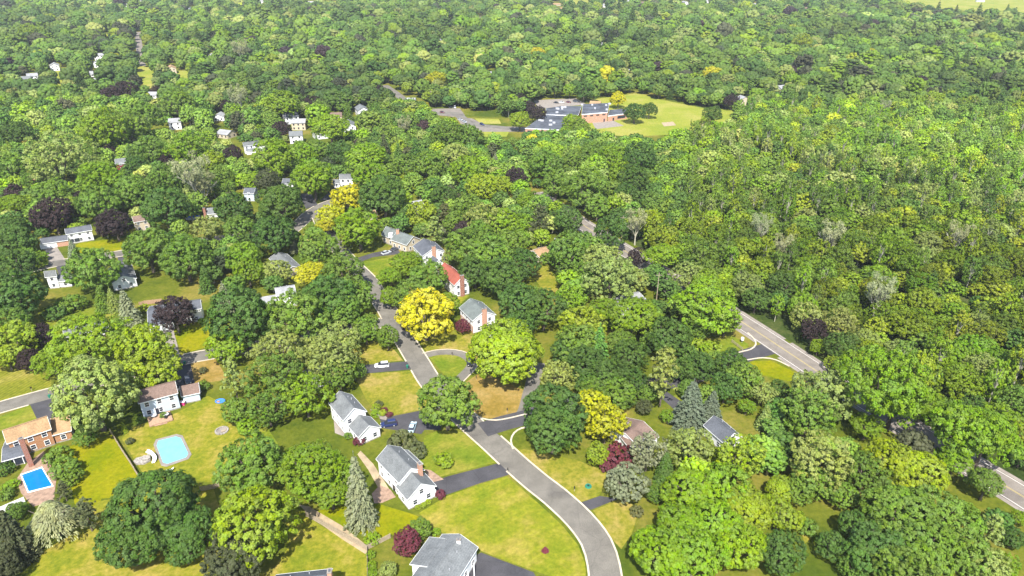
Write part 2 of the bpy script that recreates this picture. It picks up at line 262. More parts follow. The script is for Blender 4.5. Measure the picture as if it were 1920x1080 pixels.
        for k in range(120):
            a = k*2.39996; f = k/120; l = 0.25+0.78*f*NR.uniform(0.8, 1.1); z0 = 1.55-0.75*f; u = np.array([math.cos(a), math.sin(a), 0]); sd = np.array([-u[1], u[0], 0]); cnt = n//120
            t = NR.uniform(0.1, 1, cnt); p = u*(l*t)[:, None]+sd*(NR.normal(size=cnt)*0.045)[:, None]; p[:, 2] = z0+0.12*np.sin(t*2.2)*l-0.55*l*t**2.2-np.abs(NR.normal(size=cnt))*0.04
            P.append(p); Nn.append(unit(np.array([0, 0, 1.0])+NR.normal(size=(cnt, 3))*0.4)); A.append(unit(u+sd*NR.normal(size=(cnt, 1))*0.25-np.array([0, 0, 0.5])*t[:, None])); T.append(np.clip(NR.uniform(0, 1, (1, 3))*0.7+NR.uniform(0, 0.3, (cnt, 3)), 0, 1))
        V, T = spray(np.concatenate(P), np.concatenate(Nn), size, np.concatenate(T), 2.2, np.concatenate(A))
    elif kind == 'bare':
        c, r = [], []
        for k in range(60):
            a = k*2.4; f = NR.uniform(0.25, 1); ra = 0.85*math.sqrt(f)*NR.uniform(0.5, 1); c.append((math.cos(a)*ra, math.sin(a)*ra, 0.9+1.5*f*(1-0.25*ra*ra))); r.append(NR.uniform(0.08, 0.18))
        V, T = clumps(np.array(c), np.array(r), n, size, 1.4, jit=1.2, inner=0.6, centre=np.array([0, 0, 1.2]), tr=0.07, tufts=n//9)
    return leafmesh(name, V, T, mat)
def trunk(kind, mat, name='trunk'):
    b = MB(); h = HT[kind]
    if kind in ('spruce', 'pine', 'cone'):
        b.tube((0, 0, -0.05), (0, 0, h*0.5), 0.055, 0.035, 7); b.tube((0, 0, h*0.5), (0, 0, h*0.97), 0.035, 0.008, 6)
        if kind == 'pine':
            for k in range(18):
                a = k*2.4; z = 0.75+(h-0.9)*k/18; L = 0.85-0.6*(k/18)**1.4; b.tube((0, 0, z), (math.cos(a)*L, math.sin(a)*L, z+0.12*L), 0.018, 0.005, 4)
    elif kind == 'shrub':
        for k in range(5): b.tube((0, 0, -0.05), (math.cos(k*1.26)*0.4, math.sin(k*1.26)*0.4, 0.7), 0.04, 0.012, 5)
    elif kind == 'bare':
        rg = random.Random(5)
        def grow(p, d, l, r, lev):
            q = p+d*l; b.tube(p, q, r, r*0.62, 6 if lev < 2 else 4, False)
            if lev == 4: return
            for k in range(3 if lev else 6):
                v = Vector((rg.gauss(0, 1), rg.gauss(0, 1), rg.gauss(0, 0.5))); grow(p+d*l*rg.uniform(0.65, 1), (d+v*(0.36 if lev else 0.42)+Vector((0, 0, 0.12))).normalized(), l*rg.uniform(0.58, 0.8), r*0.58, lev+1)
        grow(Vector((0, 0, -0.05)), Vector((0, 0, 1)), 0.75, 0.07, 0)
    else:
        fork = dict(poplar=1.3, locust=0.55, weeping=0.6).get(kind, 0.5)
        b.tube((0, 0, -0.05), (0.01, 0, fork), 0.085 if kind != 'poplar' else 0.06, 0.055, 8)
        if kind == 'poplar': b.tube((0.01, 0, fork), (0, 0, 3.2), 0.055, 0.01, 6)
        for k in range(7):
            a = k*2.4; R_ = 0.62 if kind != 'poplar' else 0.35; z = ZC[kind]+(0.15 if k % 2 else 0.45)*(1 if kind != 'poplar' else 1.8)
            m = Vector((math.cos(a)*R_*0.5, math.sin(a)*R_*0.5, fork+(z-fork)*0.6)); b.tube((0.01, 0, fork-0.05), m, 0.04, 0.025, 5, False); b.tube(m, (math.cos(a)*R_, math.sin(a)*R_, z), 0.025, 0.008, 5)
    me = bpy.data.meshes.new(name); me.from_pydata(b.v, [], b.f); me.materials.append(mat); me.update(); return me
ICO = bmesh.new(); bmesh.ops.create_icosphere(ICO, subdivisions=2, radius=1); ICV = np.array([v.co[:] for v in ICO.verts]); ICO.verts.ensure_lookup_table(); ICF = np.array([[v.index for v in f.verts] for f in ICO.faces]); ICO.free()
def with_cores(cm, f, zoff):
    """a distant crown: every clump also has a rough solid heart, so that it lights like the dense leaf mass it is"""
    c, r, sq = LAST; V, Fc, T = [], [], []
    for k in range(len(c)):
        v = ICV*(r[k]*f*NR.uniform(0.82, 1.16, (len(ICV), 1)))*np.array([1, 1, sq])+c[k]+np.array([0, 0, zoff]); Fc.append(ICF+len(V)*len(ICV)); V.append(v); T.append(np.tile(np.append(NR.uniform(0.3, 0.7, 3), 1), (len(ICV), 1)))
    V, Fc, T = np.concatenate(V), np.concatenate(Fc), np.concatenate(T); n0 = len(cm.vertices); v0 = np.empty(n0*3, np.float32); cm.vertices.foreach_get('co', v0); t0 = np.empty(n0*4, np.float32); cm.attributes['tint'].data.foreach_get('color', t0)
    me = bpy.data.meshes.new(cm.name); nq = n0//4; tot = np.concatenate([v0, V.astype(np.float32).ravel()]); me.vertices.add(len(tot)//3); me.vertices.foreach_set('co', tot)
    li = np.concatenate([np.arange(n0, dtype=np.int32), (Fc+n0).astype(np.int32).ravel()]); me.loops.add(len(li)); me.loops.foreach_set('vertex_index', li); me.polygons.add(nq+len(Fc))
    me.polygons.foreach_set('loop_start', np.concatenate([np.arange(0, n0, 4), n0+3*np.arange(len(Fc))]).astype(np.int32)); me.polygons.foreach_set('loop_total', np.concatenate([np.full(nq, 4), np.full(len(Fc), 3)]).astype(np.int32))
    at = me.attributes.new('tint', 'FLOAT_COLOR', 'POINT'); at.data.foreach_set('color', np.concatenate([t0, T.astype(np.float32).ravel()])); me.materials.append(cm.materials[0]); me.update(calc_edges=True); return me
PROTO = {}
for k, var, n, sz in (('round', 4, 17000, 0.032), ('oak', 3, 21000, 0.029), ('locust', 3, 21000, 0.025), ('airy', 3, 16000, 0.03), ('spruce', 3, 8000, 0.042), ('pine', 3, 9000, 0.035), ('poplar', 3, 10000, 0.046), ('bare', 2, 7000, 0.025), ('shrub', 3, 4000, 0.065), ('weeping', 1, 9000, 0.026), ('cone', 1, 4000, 0.055)):
    PROTO[k] = [(crown(k, n, sz, M['leaf']), trunk(k, M['palebark'] if k in ('bare', 'poplar') else M['bark'])) for _ in range(var)]
TC = dict(D=(0.076, 0.14, 0.02), M=(0.132, 0.215, 0.022), G=(0.168, 0.268, 0.008), Y=(0.235, 0.305, 0.011), P=(0.245, 0.3, 0.062), B=(0.22, 0.25, 0.135), C=(0.125, 0.15, 0.088), U=(0.044, 0.028, 0.026), R=(0.15, 0.034, 0.045), A=(0.42, 0.405, 0.004), W=(0.28, 0.3, 0.14), T=(0.07, 0.082, 0.034), K=(0.11, 0.12, 0.042))
CN = dict(D='dark green', M='mid green', G='bright green', Y='yellow-green', P='pale olive', B='blue-grey', C='dark blue-green', U='dark purple', R='maroon', A='golden yellow', W='greyish', T='dark olive-grey', K='brownish olive')
KN = dict(round='round-crowned tree', oak='spreading lumpy tree', locust='feathery tree', airy='loose-crowned tree', spruce='spruce', pine='pine', poplar='tall narrow tree', bare='bare-branched tree', shrub='shrub', weeping='drooping conifer', cone='small conical conifer')
TREES = []      # every single tree: kind, colour, radius, x, y, pixel
def put(kind, col, px, py, wpx, zf=1.0):
    R = 4.0
    for _ in range(6):
        p = G(px, py, ZC[kind]*R*zf); R = wpx/2/PX(p)[2]
    TREES.append(dict(kind=kind, col=col, R=R, zf=zf, x=p.x, y=p.y, px=px, py=py, w=wpx))
KC = {'r': 'round', 'o': 'oak', 'l': 'locust', 'a': 'airy', 's': 'spruce', 'p': 'pine', 't': 'poplar', 'b': 'bare', 'h': 'shrub', 'w': 'weeping', 'c': 'cone'}
def tile(x0, y0, text):
    """kind+colour u v w [height factor]; u v w in quarter pixels of the photograph from (x0, y0)"""
    for it in text.split(';'):
        f = it.split()
        if len(f) < 4: continue
        put(KC[f[0][0]], f[0][1], x0+float(f[1])/4, y0+float(f[2])/4, float(f[3])/4, float(f[4]) if len(f) > 4 else 1.0)
# ================================================================ the single trees, as they stand in the photograph
tile(0, 540, '''rD 100 60 420; rM 90 265 250; rY 110 400 320; rY 50 510 220; rU 285 370 235; rU 235 540 190; lG 680 420 540; lG 400 560 280; rY 1085 470 400 1.2; rY 1130 640 380; rP 690 790 560 1.1; sB 955 160 190;
rU 1310 190 270 1.1; sB 1690 100 180; rD 1810 230 470 1.1; rG 1690 450 270; pP 1745 660 210 1.6; rM 1770 925 210; sM 765 90 150; sP 845 100 130; hM 560 110 170; hM 470 150 140; hD 420 190 150; hM 1530 735 80 1.3; cY 930 1050 62; hM 1055 990 60; hG 1850 1040 150; hM 875 310 110; hY 1075 155 90; hG 1515 250 60; hK 1525 620 60; hM 1230 955 60''')
tile(480, 540, '''rM 300 235 430 1.05; rD 560 80 400; rM 735 70 300; rM 640 170 290; rG 1015 70 165; rM 1170 60 270; rA 1270 200 415 0.95; rG 1440 120 190; rR 1550 285 112 1.1; rM 820 320 215; rM 985 370 160 1.3; aP 610 400 290; aP 170 480 380; aP 410 470 240; aP 580 530 380; aM 160 680 400; aG 370 800 360; aM 620 640 280; aM 90 910 280; rM 1430 865 430; oY 1870 455 570; hK 920 870 60; hR 965 912 45; hY 900 900 70; hY 950 935 60; hR 1000 950 50; aM 740 620 160; hG 900 945 80 0.6; hM 850 240 130; rD 40 210 220''')
tile(960, 540, '''rD 60 110 320; rD 240 160 320; rG 440 80 230; rY 520 290 330; rM 480 420 330; lG 690 170 220; lG 900 210 420; lM 820 390 240; rD 1170 380 330; lG 1460 150 480; lM 1370 320 220; lG 1600 260 220; rD 420 480 250; rD 560 570 290; rD 720 680 310; rM 800 790 270; rD 880 510 280; aP 340 660 240; rD 310 940 450; rD 310 1060 400; aA 620 880 270 1.1; aA 700 1010 310 1.1; pP 1140 620 310 1.35; aK 990 890 130; rG 1170 960 110; sC 1340 900 330 0.85; sC 1500 890 190 0.9; rD 1400 590 230; rD 1640 580 260; rM 1740 680 270; aG 1760 890 130; aP 1880 790 190; sP 1900 980 150; hY 1370 430 180; hY 1500 460 150; hG 1430 470 150; rD 1830 90 200; rD 1600 750 240; hM 1000 830 110; rD 1290 620 200; rD 60 280 240; rM 1540 560 180; aM 170 60 150; rM 640 770 250; rD 900 700 220; rD 560 720 200; rM 1020 790 150; rD 860 830 140; rM 1320 760 150''')
tile(1440, 540, '''aU 340 320 190 1.2; rG 375 440 115 1.2; rD 560 440 240; lG 850 740 560 1.35; lG 960 830 440 1.2; lG 1160 870 260 1.2; lG 1460 1090 460 1.3; lG 1640 1110 440 1.3; aP 400 790 460; aM 300 960 400; rD 80 760 150; lG 740 1040 220; aM 1860 870 260; rG 560 590 160; aY 480 560 110; aP 1600 620 260; aP 980 480 220; rD 1530 880 200''')
tile(0, 810, '''oD 1130 560 700; oD 980 820 480; oD 1380 720 420; oD 1390 900 240; rT 1740 960 420; rY 1900 690 600; rM 1880 240 480; wW 390 650 440; pK 640 600 250; hM 420 190 180; hM 480 270 190; hM 540 340 150; pK 470 430 150; sT 90 800 330; rM 110 600 140; hD 40 280 120; hM 50 470 110; aM 640 30 170; hD 60 480 60; hK 975 70 60; hG 1620 350 55 1.6; rT 20 1010 260; hM 140 580 120; hG 70 400 110 0.6''')
tile(480, 810, '''lG 430 280 520; lG 560 440 340; aM 60 200 220; sB 770 480 285 1.6; rR 1130 820 210 1.05; rM 1235 725 170; hG 1350 755 70; hG 880 800 110; hG 870 1000 75; hG 865 920 70; hG 870 1060 75; rP 990 1030 130; hK 1080 80 190 1.2; hK 1200 140 150 1.1; hY 1410 215 135 1.1; hR 1383 470 80 1.3; hR 770 70 90; hY 1215 565 45; hY 1255 548 45; hY 1295 525 45; hM 690 30 60; rM 640 460 180''')
tile(960, 810, '''rY 640 160 180; aB 860 380 330; aB 1015 150 250 1.3; aP 1340 120 350; sD 1150 280 190; rM 1080 460 150; hR 800 190 230 1.0; oG 1330 440 430; oG 1570 430 420; oG 1250 690 380; oG 1520 700 420; oG 1100 900 440; oG 1360 930 440; oY 1760 560 400; oG 1700 860 420; aY 1700 200 340; hK 940 600 100; aY 1560 180 150; hR 730 250 140; cR 250 880 64 0.5''')
tile(1440, 810, '''oY 100 420 230; oY 90 620 280; aP 380 230 440; aM 330 380 300; oY 930 230 420; oY 1130 320 460; aM 730 300 340; oM 1000 620 560; oM 1270 640 460; oD 850 900 440; oM 1180 880 520; rM 1460 900 360; rD 110 920 340; pP 1690 720 260; aP 1650 990 300; rG 1480 600 160; lM 1640 380 260 1.2; lG 1400 230 240 1.2; lG 1250 180 200; rG 1880 640 120; rD 1900 190 170; rD 1840 790 180; rM 1000 1040 400; aG 1780 1000 200; rD 640 700 240; aM 240 440 230; rD 470 850 220; rM 560 480 220; aM 640 1010 220; rM 700 880 200; hM 300 720 150''')
tile(0, 270, '''cY 75 55 100; rM 90 180 260; aP 430 120 420; rU 815 60 110; rM 700 100 160; lG 110 450 230; rU 400 530 280; rU 580 420 135; rM 400 370 260; lG 760 250 330; rM 740 440 300; rD 850 420 220; rM 1000 370 280; rU 860 600 245; rD 1240 490 340; bW 1440 230 330; bW 1520 300 220; rM 1230 270 250; rU 1250 130 140; rU 1745 80 145 1.1; rD 1740 500 270; aP 1560 640 240; rM 1110 790 340; rM 1390 850 360; rM 690 940 370; rD 100 740 270; rD 90 940 340; rG 1820 850 250; rG 1860 960 230; rM 1800 640 230; sB 550 805 115; hG 290 850 115; bW 1480 440 60; rM 1130 60 250; rD 1020 170 170; rD 90 630 200; rG 1900 280 160; aG 1430 30 300; rM 600 60 190; aM 260 270 180; rM 1650 250 200; rY 1600 130 180; hY 310 900 90; aM 180 860 200; rM 1690 330 150''')
tile(480, 270, '''aA 690 410 260 1.1; aA 560 550 220; lA 520 620 150; rG 770 630 330; rG 850 260 270; rD 960 390 340; rG 430 260 300; rD 190 440 330; rT 90 280 190; rD 130 680 320; lA 420 960 260; rM 650 965 310; rM 470 790 300; lG 1130 890 280; lG 1010 990 200; rM 1290 1000 290; rY 1240 530 230; pK 1415 520 160; pP 1340 640 220; rM 1600 480 230; aP 1720 570 300; rG 1850 600 260; rM 1300 160 240; rM 1120 170 200; rG 1590 200 270; sB 1795 140 90; rY 1700 320 240; rY 1840 310 160; bW 1150 400 70; sB 210 540 75; sB 280 760 90; rG 120 100 300; rG 340 90 220; rM 450 60 200; rD 620 70 200; lG 830 90 330; rM 1600 790 350; rM 1770 840 340; rD 1850 1000 320; aP 1460 850 130; aM 430 640 110; aP 160 950 220; pP 670 740 130; hY 1160 330 110; aP 1500 80 220; rD 1400 400 200; rM 1500 600 200; rM 1670 680 240; rD 1640 950 260; rM 1900 760 260; hK 1140 80 140; rM 30 820 90''')
tile(960, 270, '''rU 30 260 155 1.2; rM 250 160 260; rM 470 130 190; rM 620 60 200; rG 760 110 220; rD 950 110 260; rD 900 260 240; rM 560 340 330; rG 830 230 220; rD 420 570 220; rD 740 660 250 1.2; pK 210 560 200 1.2; rG 80 600 170; rG 60 720 160; rG 110 430 150; rM 430 810 330; aP 680 880 320; aP 740 1010 400; lG 1130 850 250; aU 940 850 150; aP 1330 1000 230; rG 1460 1050 240; rD 80 900 250; rM 330 300 220; rM 640 470 200; hM 270 860 120; aM 560 960 220; aP 900 1020 240''')
tile(0, 0, '''lA 930 325 105; lA 690 332 70; lA 865 435 95; lA 320 208 64; aY 230 255 150; rU 800 335 72; rU 912 368 105; rU 945 690 190; rU 840 715 165; rT 150 195 95; rU 1170 680 80; rU 1690 790 92; rU 1440 670 92; bW 1800 370 160; bW 1790 730 200; cY 910 740 64; pP 455 790 110; rM 980 950 270; rM 1090 880 250; rM 1330 780 250; rG 780 980 340; rD 120 1000 220''')
tile(480, 0, '''lA 1350 600 155; lA 1195 800 80; lA 1265 785 70; lA 912 285 56; rU 430 790 145; rU 930 690 100; rU 1330 300 74; rU 1480 290 85; rU 1522 360 62; rU 370 540 70; rU 190 970 145; rU 1635 460 56; sB 1145 810 72; sM 690 870 130; sM 550 835 60; bW 1110 940 150; rG 200 790 230; lG 560 960 320; aM 1440 1010 260; aM 1590 1025 220; pP 1240 850 90''')
tile(960, 0, '''lA 195 400 112; lA 1105 270 75; lA 650 470 70; lA 575 595 62; rA 797 745 122; lA 1490 560 155; rU 50 745 100; rU 125 800 95; rU 190 855 130; rU 1712 460 104; rU 1650 760 115; rU 1900 550 74; rU 710 520 82; rY 60 900 150; rD 920 840 155; rD 1030 825 115; rD 1505 855 140; rD 540 680 150; rG 450 920 150; rG 400 990 95; rM 520 960 150; sM 165 1030 50; sM 240 1035 50''')
tile(1440, 0, '''lA 765 398 112; aY 470 995 120; aY 1240 745 150; rT 1680 360 80; bW 880 800 110; aY 260 330 150''')
# ================================================================ the setting: ground, lawns, roads with kerbs, driveways
def poly(name, pts, mat, z, kind='structure', label=None):
    b = MB(); q = [G(x, y, 0) for x, y in pts]; b.add([(p.x, p.y, z) for p in q], [tuple(range(len(q)))])
    me = bpy.data.meshes.new(name); bm = bmesh.new(); vs = [bm.verts.new((p.x, p.y, z)) for p in q]; f = bm.faces.new(vs)
    if f.normal.z < 0: f.normal_flip()
    bmesh.ops.triangulate(bm, faces=bm.faces[:]); bm.to_mesh(me); bm.free(); me.materials.append(mat); o = link(name, me); o['kind'] = kind; return o
def inpoly(x, y, P):
    c = False; n = len(P)
    for i in range(n):
        x1, y1 = P[i][0], P[i][1]; x2, y2 = P[i-1][0], P[i-1][1]
        if (y1 > y) != (y2 > y) and x < (x2-x1)*(y-y1)/(y2-y1)+x1: c = not c
    return c
b = MB(); b.add([(-7000, -300, 0), (7000, -300, 0), (7000, 9000, 0), (-7000, 9000, 0)], [(0, 1, 2, 3)]); b.build('ground', M['ground'])['kind'] = 'structure'
def smooth(pts, step=2.5):
    P = [Vector((p[0], p[1])) for p in pts]; P = [P[0]*2-P[1]]+P+[P[-1]*2-P[-2]]; out = []
    for i in range(1, len(P)-2):
        a, b_, c, d = P[i-1:i+3]; n = max(2, int((c-b_).length/step))
        for k in range(n):
            t = k/n; out.append(0.5*((2*b_)+(c-a)*t+(2*a-5*b_+4*c-d)*t*t+(3*b_-a-3*c+d)*t**3))
    return out+[P[-2]]
ROADS = []     # centre line, half width
def ribbon(name, C, o0, o1, z0, mat, skip=None, side=True):
    b = MB(); pv = None; n = len(C)
    for i in range(n):
        t = (C[min(i+1, n-1)]-C[max(i-1, 0)]).normalized(); nn = Vector((-t.y, t.x)); a, c = C[i]+nn*o0, C[i]+nn*o1
        cur = (a, c)
        if pv and not (skip and skip((pv[0]+pv[1]+a+c)/4)):
            q = [pv[0], pv[1], c, a]
            if (q[1]-q[0]).cross(q[2]-q[0]) < 0: q = q[::-1]
            if side: b.prism([(v.x, v.y) for v in q], -0.02, z0)
            else: b.add([(v.x, v.y, z0) for v in q], [(0, 1, 2, 3)])
        pv = cur
    if not b.f: return None
    o = b.build(name, mat); o['kind'] = 'structure'; return o
def dist_line(p, C):
    return min((p-q).length for q in C)
RD = dict(
  A=([(655, 490), (690, 525), (704, 548), (722, 575), (738, 602), (760, 639), (785, 680), (808, 717), (846, 760), (888, 799), (930, 836), (970, 873), (1010, 907), (1041, 931), (1086, 973), (1118, 1016), (1132, 1060), (1136, 1100), (1135, 1170)], 6.6),
  A2=([(655, 490), (630, 460), (607, 425), (596, 398)], 6.6),
  D=([(-70, 785), (14, 760), (98, 737), (220, 706), (345, 674), (391, 665), (450, 655), (520, 641), (600, 626), (680, 614), (735, 600)], 6.4),
  E=([(-30, 525), (50, 507), (107, 494), (210, 478), (300, 463), (400, 449), (480, 440), (530, 440), (556, 425), (585, 398), (620, 380), (680, 366)], 7.0),
  B=([(905, 806), (945, 793), (985, 783), (1060, 761), (1140, 736), (1220, 722), (1290, 710), (1345, 688), (1395, 668), (1455, 650)], 6.6),
  F=([(258, 60), (261, 85), (263, 105), (266, 124)], 8.0),
  S=([(720, 160), (738, 172), (760, 188), (800, 210), (850, 212), (868, 222), (890, 233), (950, 240), (985, 246)], 8.0))
def far_from_others(k):
    def f(p):
        if k == 'B' and not 1010 < PX((p.x, p.y, 0))[0] < 1384: return True
        for j, (C, hw) in RDC.items():
            if j != k and dist_line(p, C) < hw+0.6: return True
        return any(inpoly(p.x, p.y, P) for P in DRV)
    return f
RDC = {k: (smooth([G(*q).xy for q in pts]), w/2) for k, (pts, w) in RD.items()}
RDC['C'] = (smooth([G(*q).xy for q in [(1000, 362), (1050, 392), (1098, 425), (1182, 477), (1240, 512), (1300, 547), (1348, 576), (1390, 603), (1430, 629), (1492, 670), (1530, 695), (1585, 729), (1640, 763), (1718, 811), (1790, 855), (1873, 904), (1940, 945), (2040, 1010)]]), 4.6)
DRVP = dict(a=([(806, 905), (840, 893), (937, 868), (958, 889), (900, 906), (836, 928), (812, 930)], 'drive'), b=([(712, 785), (748, 778), (788, 770), (830, 788), (826, 806), (796, 806), (790, 814), (718, 803)], 'drive'),
  c=([(640, 688), (700, 683), (768, 677), (778, 692), (700, 699), (640, 704)], 'drive'), d=([(302, 612), (323, 610), (338, 668), (319, 672)], 'pale'), e=([(310, 694), (345, 678), (356, 676), (366, 722), (322, 738)], 'drive'),
  f=([(56, 758), (104, 742), (108, 792), (76, 800)], 'drive'), g=([(884, 1046), (902, 1036), (1000, 1073), (1030, 1120), (860, 1130)], 'drive'), h=([(1084, 944), (1125, 930), (1160, 935), (1108, 956)], 'drive'),
  i=([(83, 466), (107, 463), (126, 492), (94, 499)], 'pale'), j=([(668, 484), (700, 474), (745, 466), (752, 476), (700, 482), (676, 491)], 'drive'), k=([(104, 498), (124, 493), (132, 516), (111, 518)], 'drive'),
  l=([(560, 364), (582, 362), (596, 384), (574, 392)], 'drive'), m=([(220, 482), (236, 480), (243, 515), (230, 518)], 'drive'), n=([(600, 376), (625, 352), (640, 350), (630, 376)], 'drive'), o=([(1215, 724), (1232, 722), (1282, 756), (1352, 784), (1345, 798), (1262, 766)], 'drive'),
  q=([(612, 622), (640, 617), (620, 640), (590, 645)], 'drive'), r=([(1150, 470), (1172, 478), (1150, 490), (1130, 480)], 'pale'))
DRV = [[(p.x, p.y) for p in (G(*q) for q in pts)] for pts, _ in DRVP.values()]
NM = dict(A='street', A2='street', D='street', E='street', B='side_street', F='far_street', S='school_road', C='main_road')
for i, (k, (C, hw)) in enumerate(RDC.items()):
    ribbon(NM[k], C, -hw, hw, 0.020+0.004*i, M['main' if k in 'CF' else 'drive' if k == 'B' else 'road'], side=False)  # side street takes the dark drive asphalt: tree shade put into its colour
    if k in ('A', 'A2', 'D', 'E'):
        ff = far_from_others(k)
        for s in (-1, 1): ribbon('kerb', C, s*hw, s*(hw+0.42), 0.12, M['kerb'], ff)
    if k == 'C':
        for s in (-1, 1):
            ribbon('road_shoulder', C, s*(hw-0.001), s*(hw+1.2), 0.018, M['pale'], lambda p: dist_line(p, RDC['B'][0]) < 6.5, side=False); ribbon('road_marking', C, s*(hw-0.55), s*(hw-0.4), 0.058, M['white_paint'], side=False)
            ribbon('road_marking', C, s*0.1, s*0.24, 0.058, M['yellow'], side=False)
for i, (pts, m) in enumerate(DRVP.values()): poly('driveway', pts, M[m], 0.0125+0.0003*i)
CD = smooth([G(*q).xy for q in [(796, 667), (815, 662), (838, 660), (862, 663), (880, 673), (884, 686), (870, 702), (858, 714), (846, 728)]], 1.5)
ribbon('driveway', CD, -1.6, 1.6, 0.019, M['road'], side=False); ribbon('driveway_edging', CD, 1.6, 1.95, 0.05, M['kerb'])
CT2 = smooth([G(*q).xy for q in [(975, 786), (985, 770), (993, 740), (1002, 706), (1010, 680)]], 2); ribbon('driveway', CT2, -2.2, 2.2, 0.0185, M['road'], side=False)
# the turning kerbs of the side-street mouth
for pts in ([(962, 842), (958, 826), (964, 812), (978, 803), (1000, 800)], [(886, 776), (905, 785), (930, 788), (960, 783), (985, 777), (1010, 775)], [(1352, 672), (1385, 661), (1408, 655), (1417, 646), (1414, 636), (1402, 624)], [(1395, 676), (1430, 671), (1455, 675), (1480, 687)]):
    ribbon('kerb', smooth([G(*q).xy for q in pts], 1.5), -0.24, 0.24, 0.13, M['kerb'])
LAWN = [('t', [(866, 722), (905, 695), (985, 733), (1000, 765), (985, 776), (960, 781), (930, 786), (905, 783), (884, 773), (880, 750)]), ('g', [(803, 668), (820, 664), (845, 664), (866, 668), (876, 680), (868, 698), (850, 713), (836, 706)]), ('d', [(784, 636), (800, 615), (840, 596), (880, 630), (930, 635), (900, 662), (868, 659), (838, 655), (800, 659)]),
 ('d', [(664, 702), (700, 700), (773, 695), (796, 735), (800, 760), (785, 769), (748, 776), (712, 783), (684, 745)]), ('d', [(655, 650), (700, 640), (736, 652), (756, 676), (700, 681), (660, 684)]), ('g', [(796, 818), (820, 808), (868, 810), (934, 866), (840, 890), (800, 902), (780, 870)]),
 ('m', [(785, 962), (838, 930), (900, 908), (950, 893), (1010, 944), (1055, 986), (1084, 1022), (1097, 1056), (1100, 1100), (1030, 1080), (1000, 1070), (904, 1034), (860, 1003), (830, 1000)]), ('b', [(690, 962), (710, 945), (768, 962), (800, 975), (745, 1000), (700, 1012), (640, 985), (590, 960), (640, 945)]),
 ('y', [(525, 925), (560, 955), (600, 985), (688, 1032), (690, 1100), (490, 1100), (545, 1020)]), ('y', [(228, 822), (250, 800), (330, 775), (390, 742), (425, 760), (450, 790), (530, 850), (520, 900), (440, 908), (345, 900), (268, 888)]), ('b', [(112, 842), (215, 813), (262, 893), (232, 932), (190, 935), (185, 970), (140, 945), (128, 880)]),
 ('y', [(55, 1050), (120, 1010), (185, 940), (230, 932), (260, 900), (330, 900), (400, 915), (430, 1010), (380, 1095), (45, 1095)]), ('s', [(-30, 700), (50, 680), (96, 712), (96, 733), (0, 760), (-30, 768)]), ('g', [(-30, 792), (56, 760), (72, 786), (0, 808), (-30, 815)]), ('b', [(324, 620), (400, 572), (412, 600), (395, 648), (342, 664)]),
 ('g', [(70, 618), (95, 596), (150, 580), (210, 572), (216, 600), (120, 622)]), ('t', [(352, 682), (404, 672), (428, 712), (366, 720)]), ('b', [(128, 470), (150, 455), (238, 445), (246, 466), (150, 480), (136, 482)]), ('d', [(985, 488), (1018, 488), (1035, 512), (1058, 545), (1025, 552), (1000, 520)]), ('b', [(1402, 678), (1445, 676), (1508, 706), (1480, 715), (1430, 704)]),
 ('g', [(1292, 664), (1370, 628), (1404, 645), (1400, 655), (1380, 662), (1310, 676)]), ('d', [(966, 840), (990, 868), (1035, 896), (1084, 943), (1122, 930), (1150, 890), (1080, 862), (1000, 845)]), ('d', [(1112, 957), (1160, 938), (1200, 950), (1185, 1000), (1165, 1030), (1138, 1000)]), ('g', [(1250, 748), (1285, 732), (1296, 745), (1270, 760)]),
 ('f', [(1105, 187), (1200, 174), (1225, 184), (1322, 203), (1376, 206), (1382, 222), (1345, 232), (1270, 252), (1185, 256), (1120, 252), (1080, 240), (1095, 226), (1150, 215)]), ('g', [(678, 491), (735, 482), (740, 500), (715, 522), (708, 528)]), ('d', [(550, 452), (578, 432), (585, 446), (566, 472)]), ('f', [(1640, -14), (1690, 8), (1760, 20), (1850, 26), (1920, 30), (2060, 36), (2090, -12)]),
 ('f', [(890, 222), (935, 223), (940, 232), (900, 232)]), ('f', [(900, 246), (955, 246), (950, 256), (905, 258)]), ('f', [(252, 128), (276, 122), (296, 140), (285, 170), (270, 160)]), ('f', [(330, 133), (362, 133), (366, 150), (335, 150)]), ('f', [(102, 130), (130, 125), (128, 165), (104, 160)]), ('f', [(195, 62), (218, 61), (216, 74), (190, 74)]), ('f', [(408, 0), (450, 0), (450, 6), (410, 6)]), ('f', [(590, 0), (640, 2), (640, 9), (590, 8)]), ('f', [(1045, -4), (1110, -4), (1105, 8), (1070, 12)]),
 ('d', [(1495, 955), (1512, 975), (1522, 1010), (1508, 1020)]), ('g', [(130, 600), (60, 660), (100, 700), (180, 700), (200, 660)]), ('g', [(460, 800), (480, 770), (520, 830), (530, 870), (500, 860)]), ('y', [(800, 500), (860, 540), (880, 555), (840, 590), (800, 560)])]
for i, (m, pts) in enumerate(LAWN): poly('lawn', pts, M[m], 0.004+0.0001*i)
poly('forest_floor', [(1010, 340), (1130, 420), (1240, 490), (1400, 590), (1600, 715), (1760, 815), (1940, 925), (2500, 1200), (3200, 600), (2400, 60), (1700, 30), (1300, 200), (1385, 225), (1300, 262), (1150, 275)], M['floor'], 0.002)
poly('bare_earth', [(560, 946), (580, 950), (640, 985), (690, 1024), (690, 1042), (640, 1010), (590, 975)], M['dirt'], 0.0100); poly('playground', [(1110, 229), (1150, 226), (1170, 236), (1117, 242)], M['pale'], 0.0102); poly('sand_patch', [(1118, 250), (1148, 250), (1156, 258), (1130, 262)], M['dirt'], 0.0104); poly('bare_earth', [(1240, 230), (1262, 228), (1268, 235), (1245, 237)], M['dirt'], 0.0106)
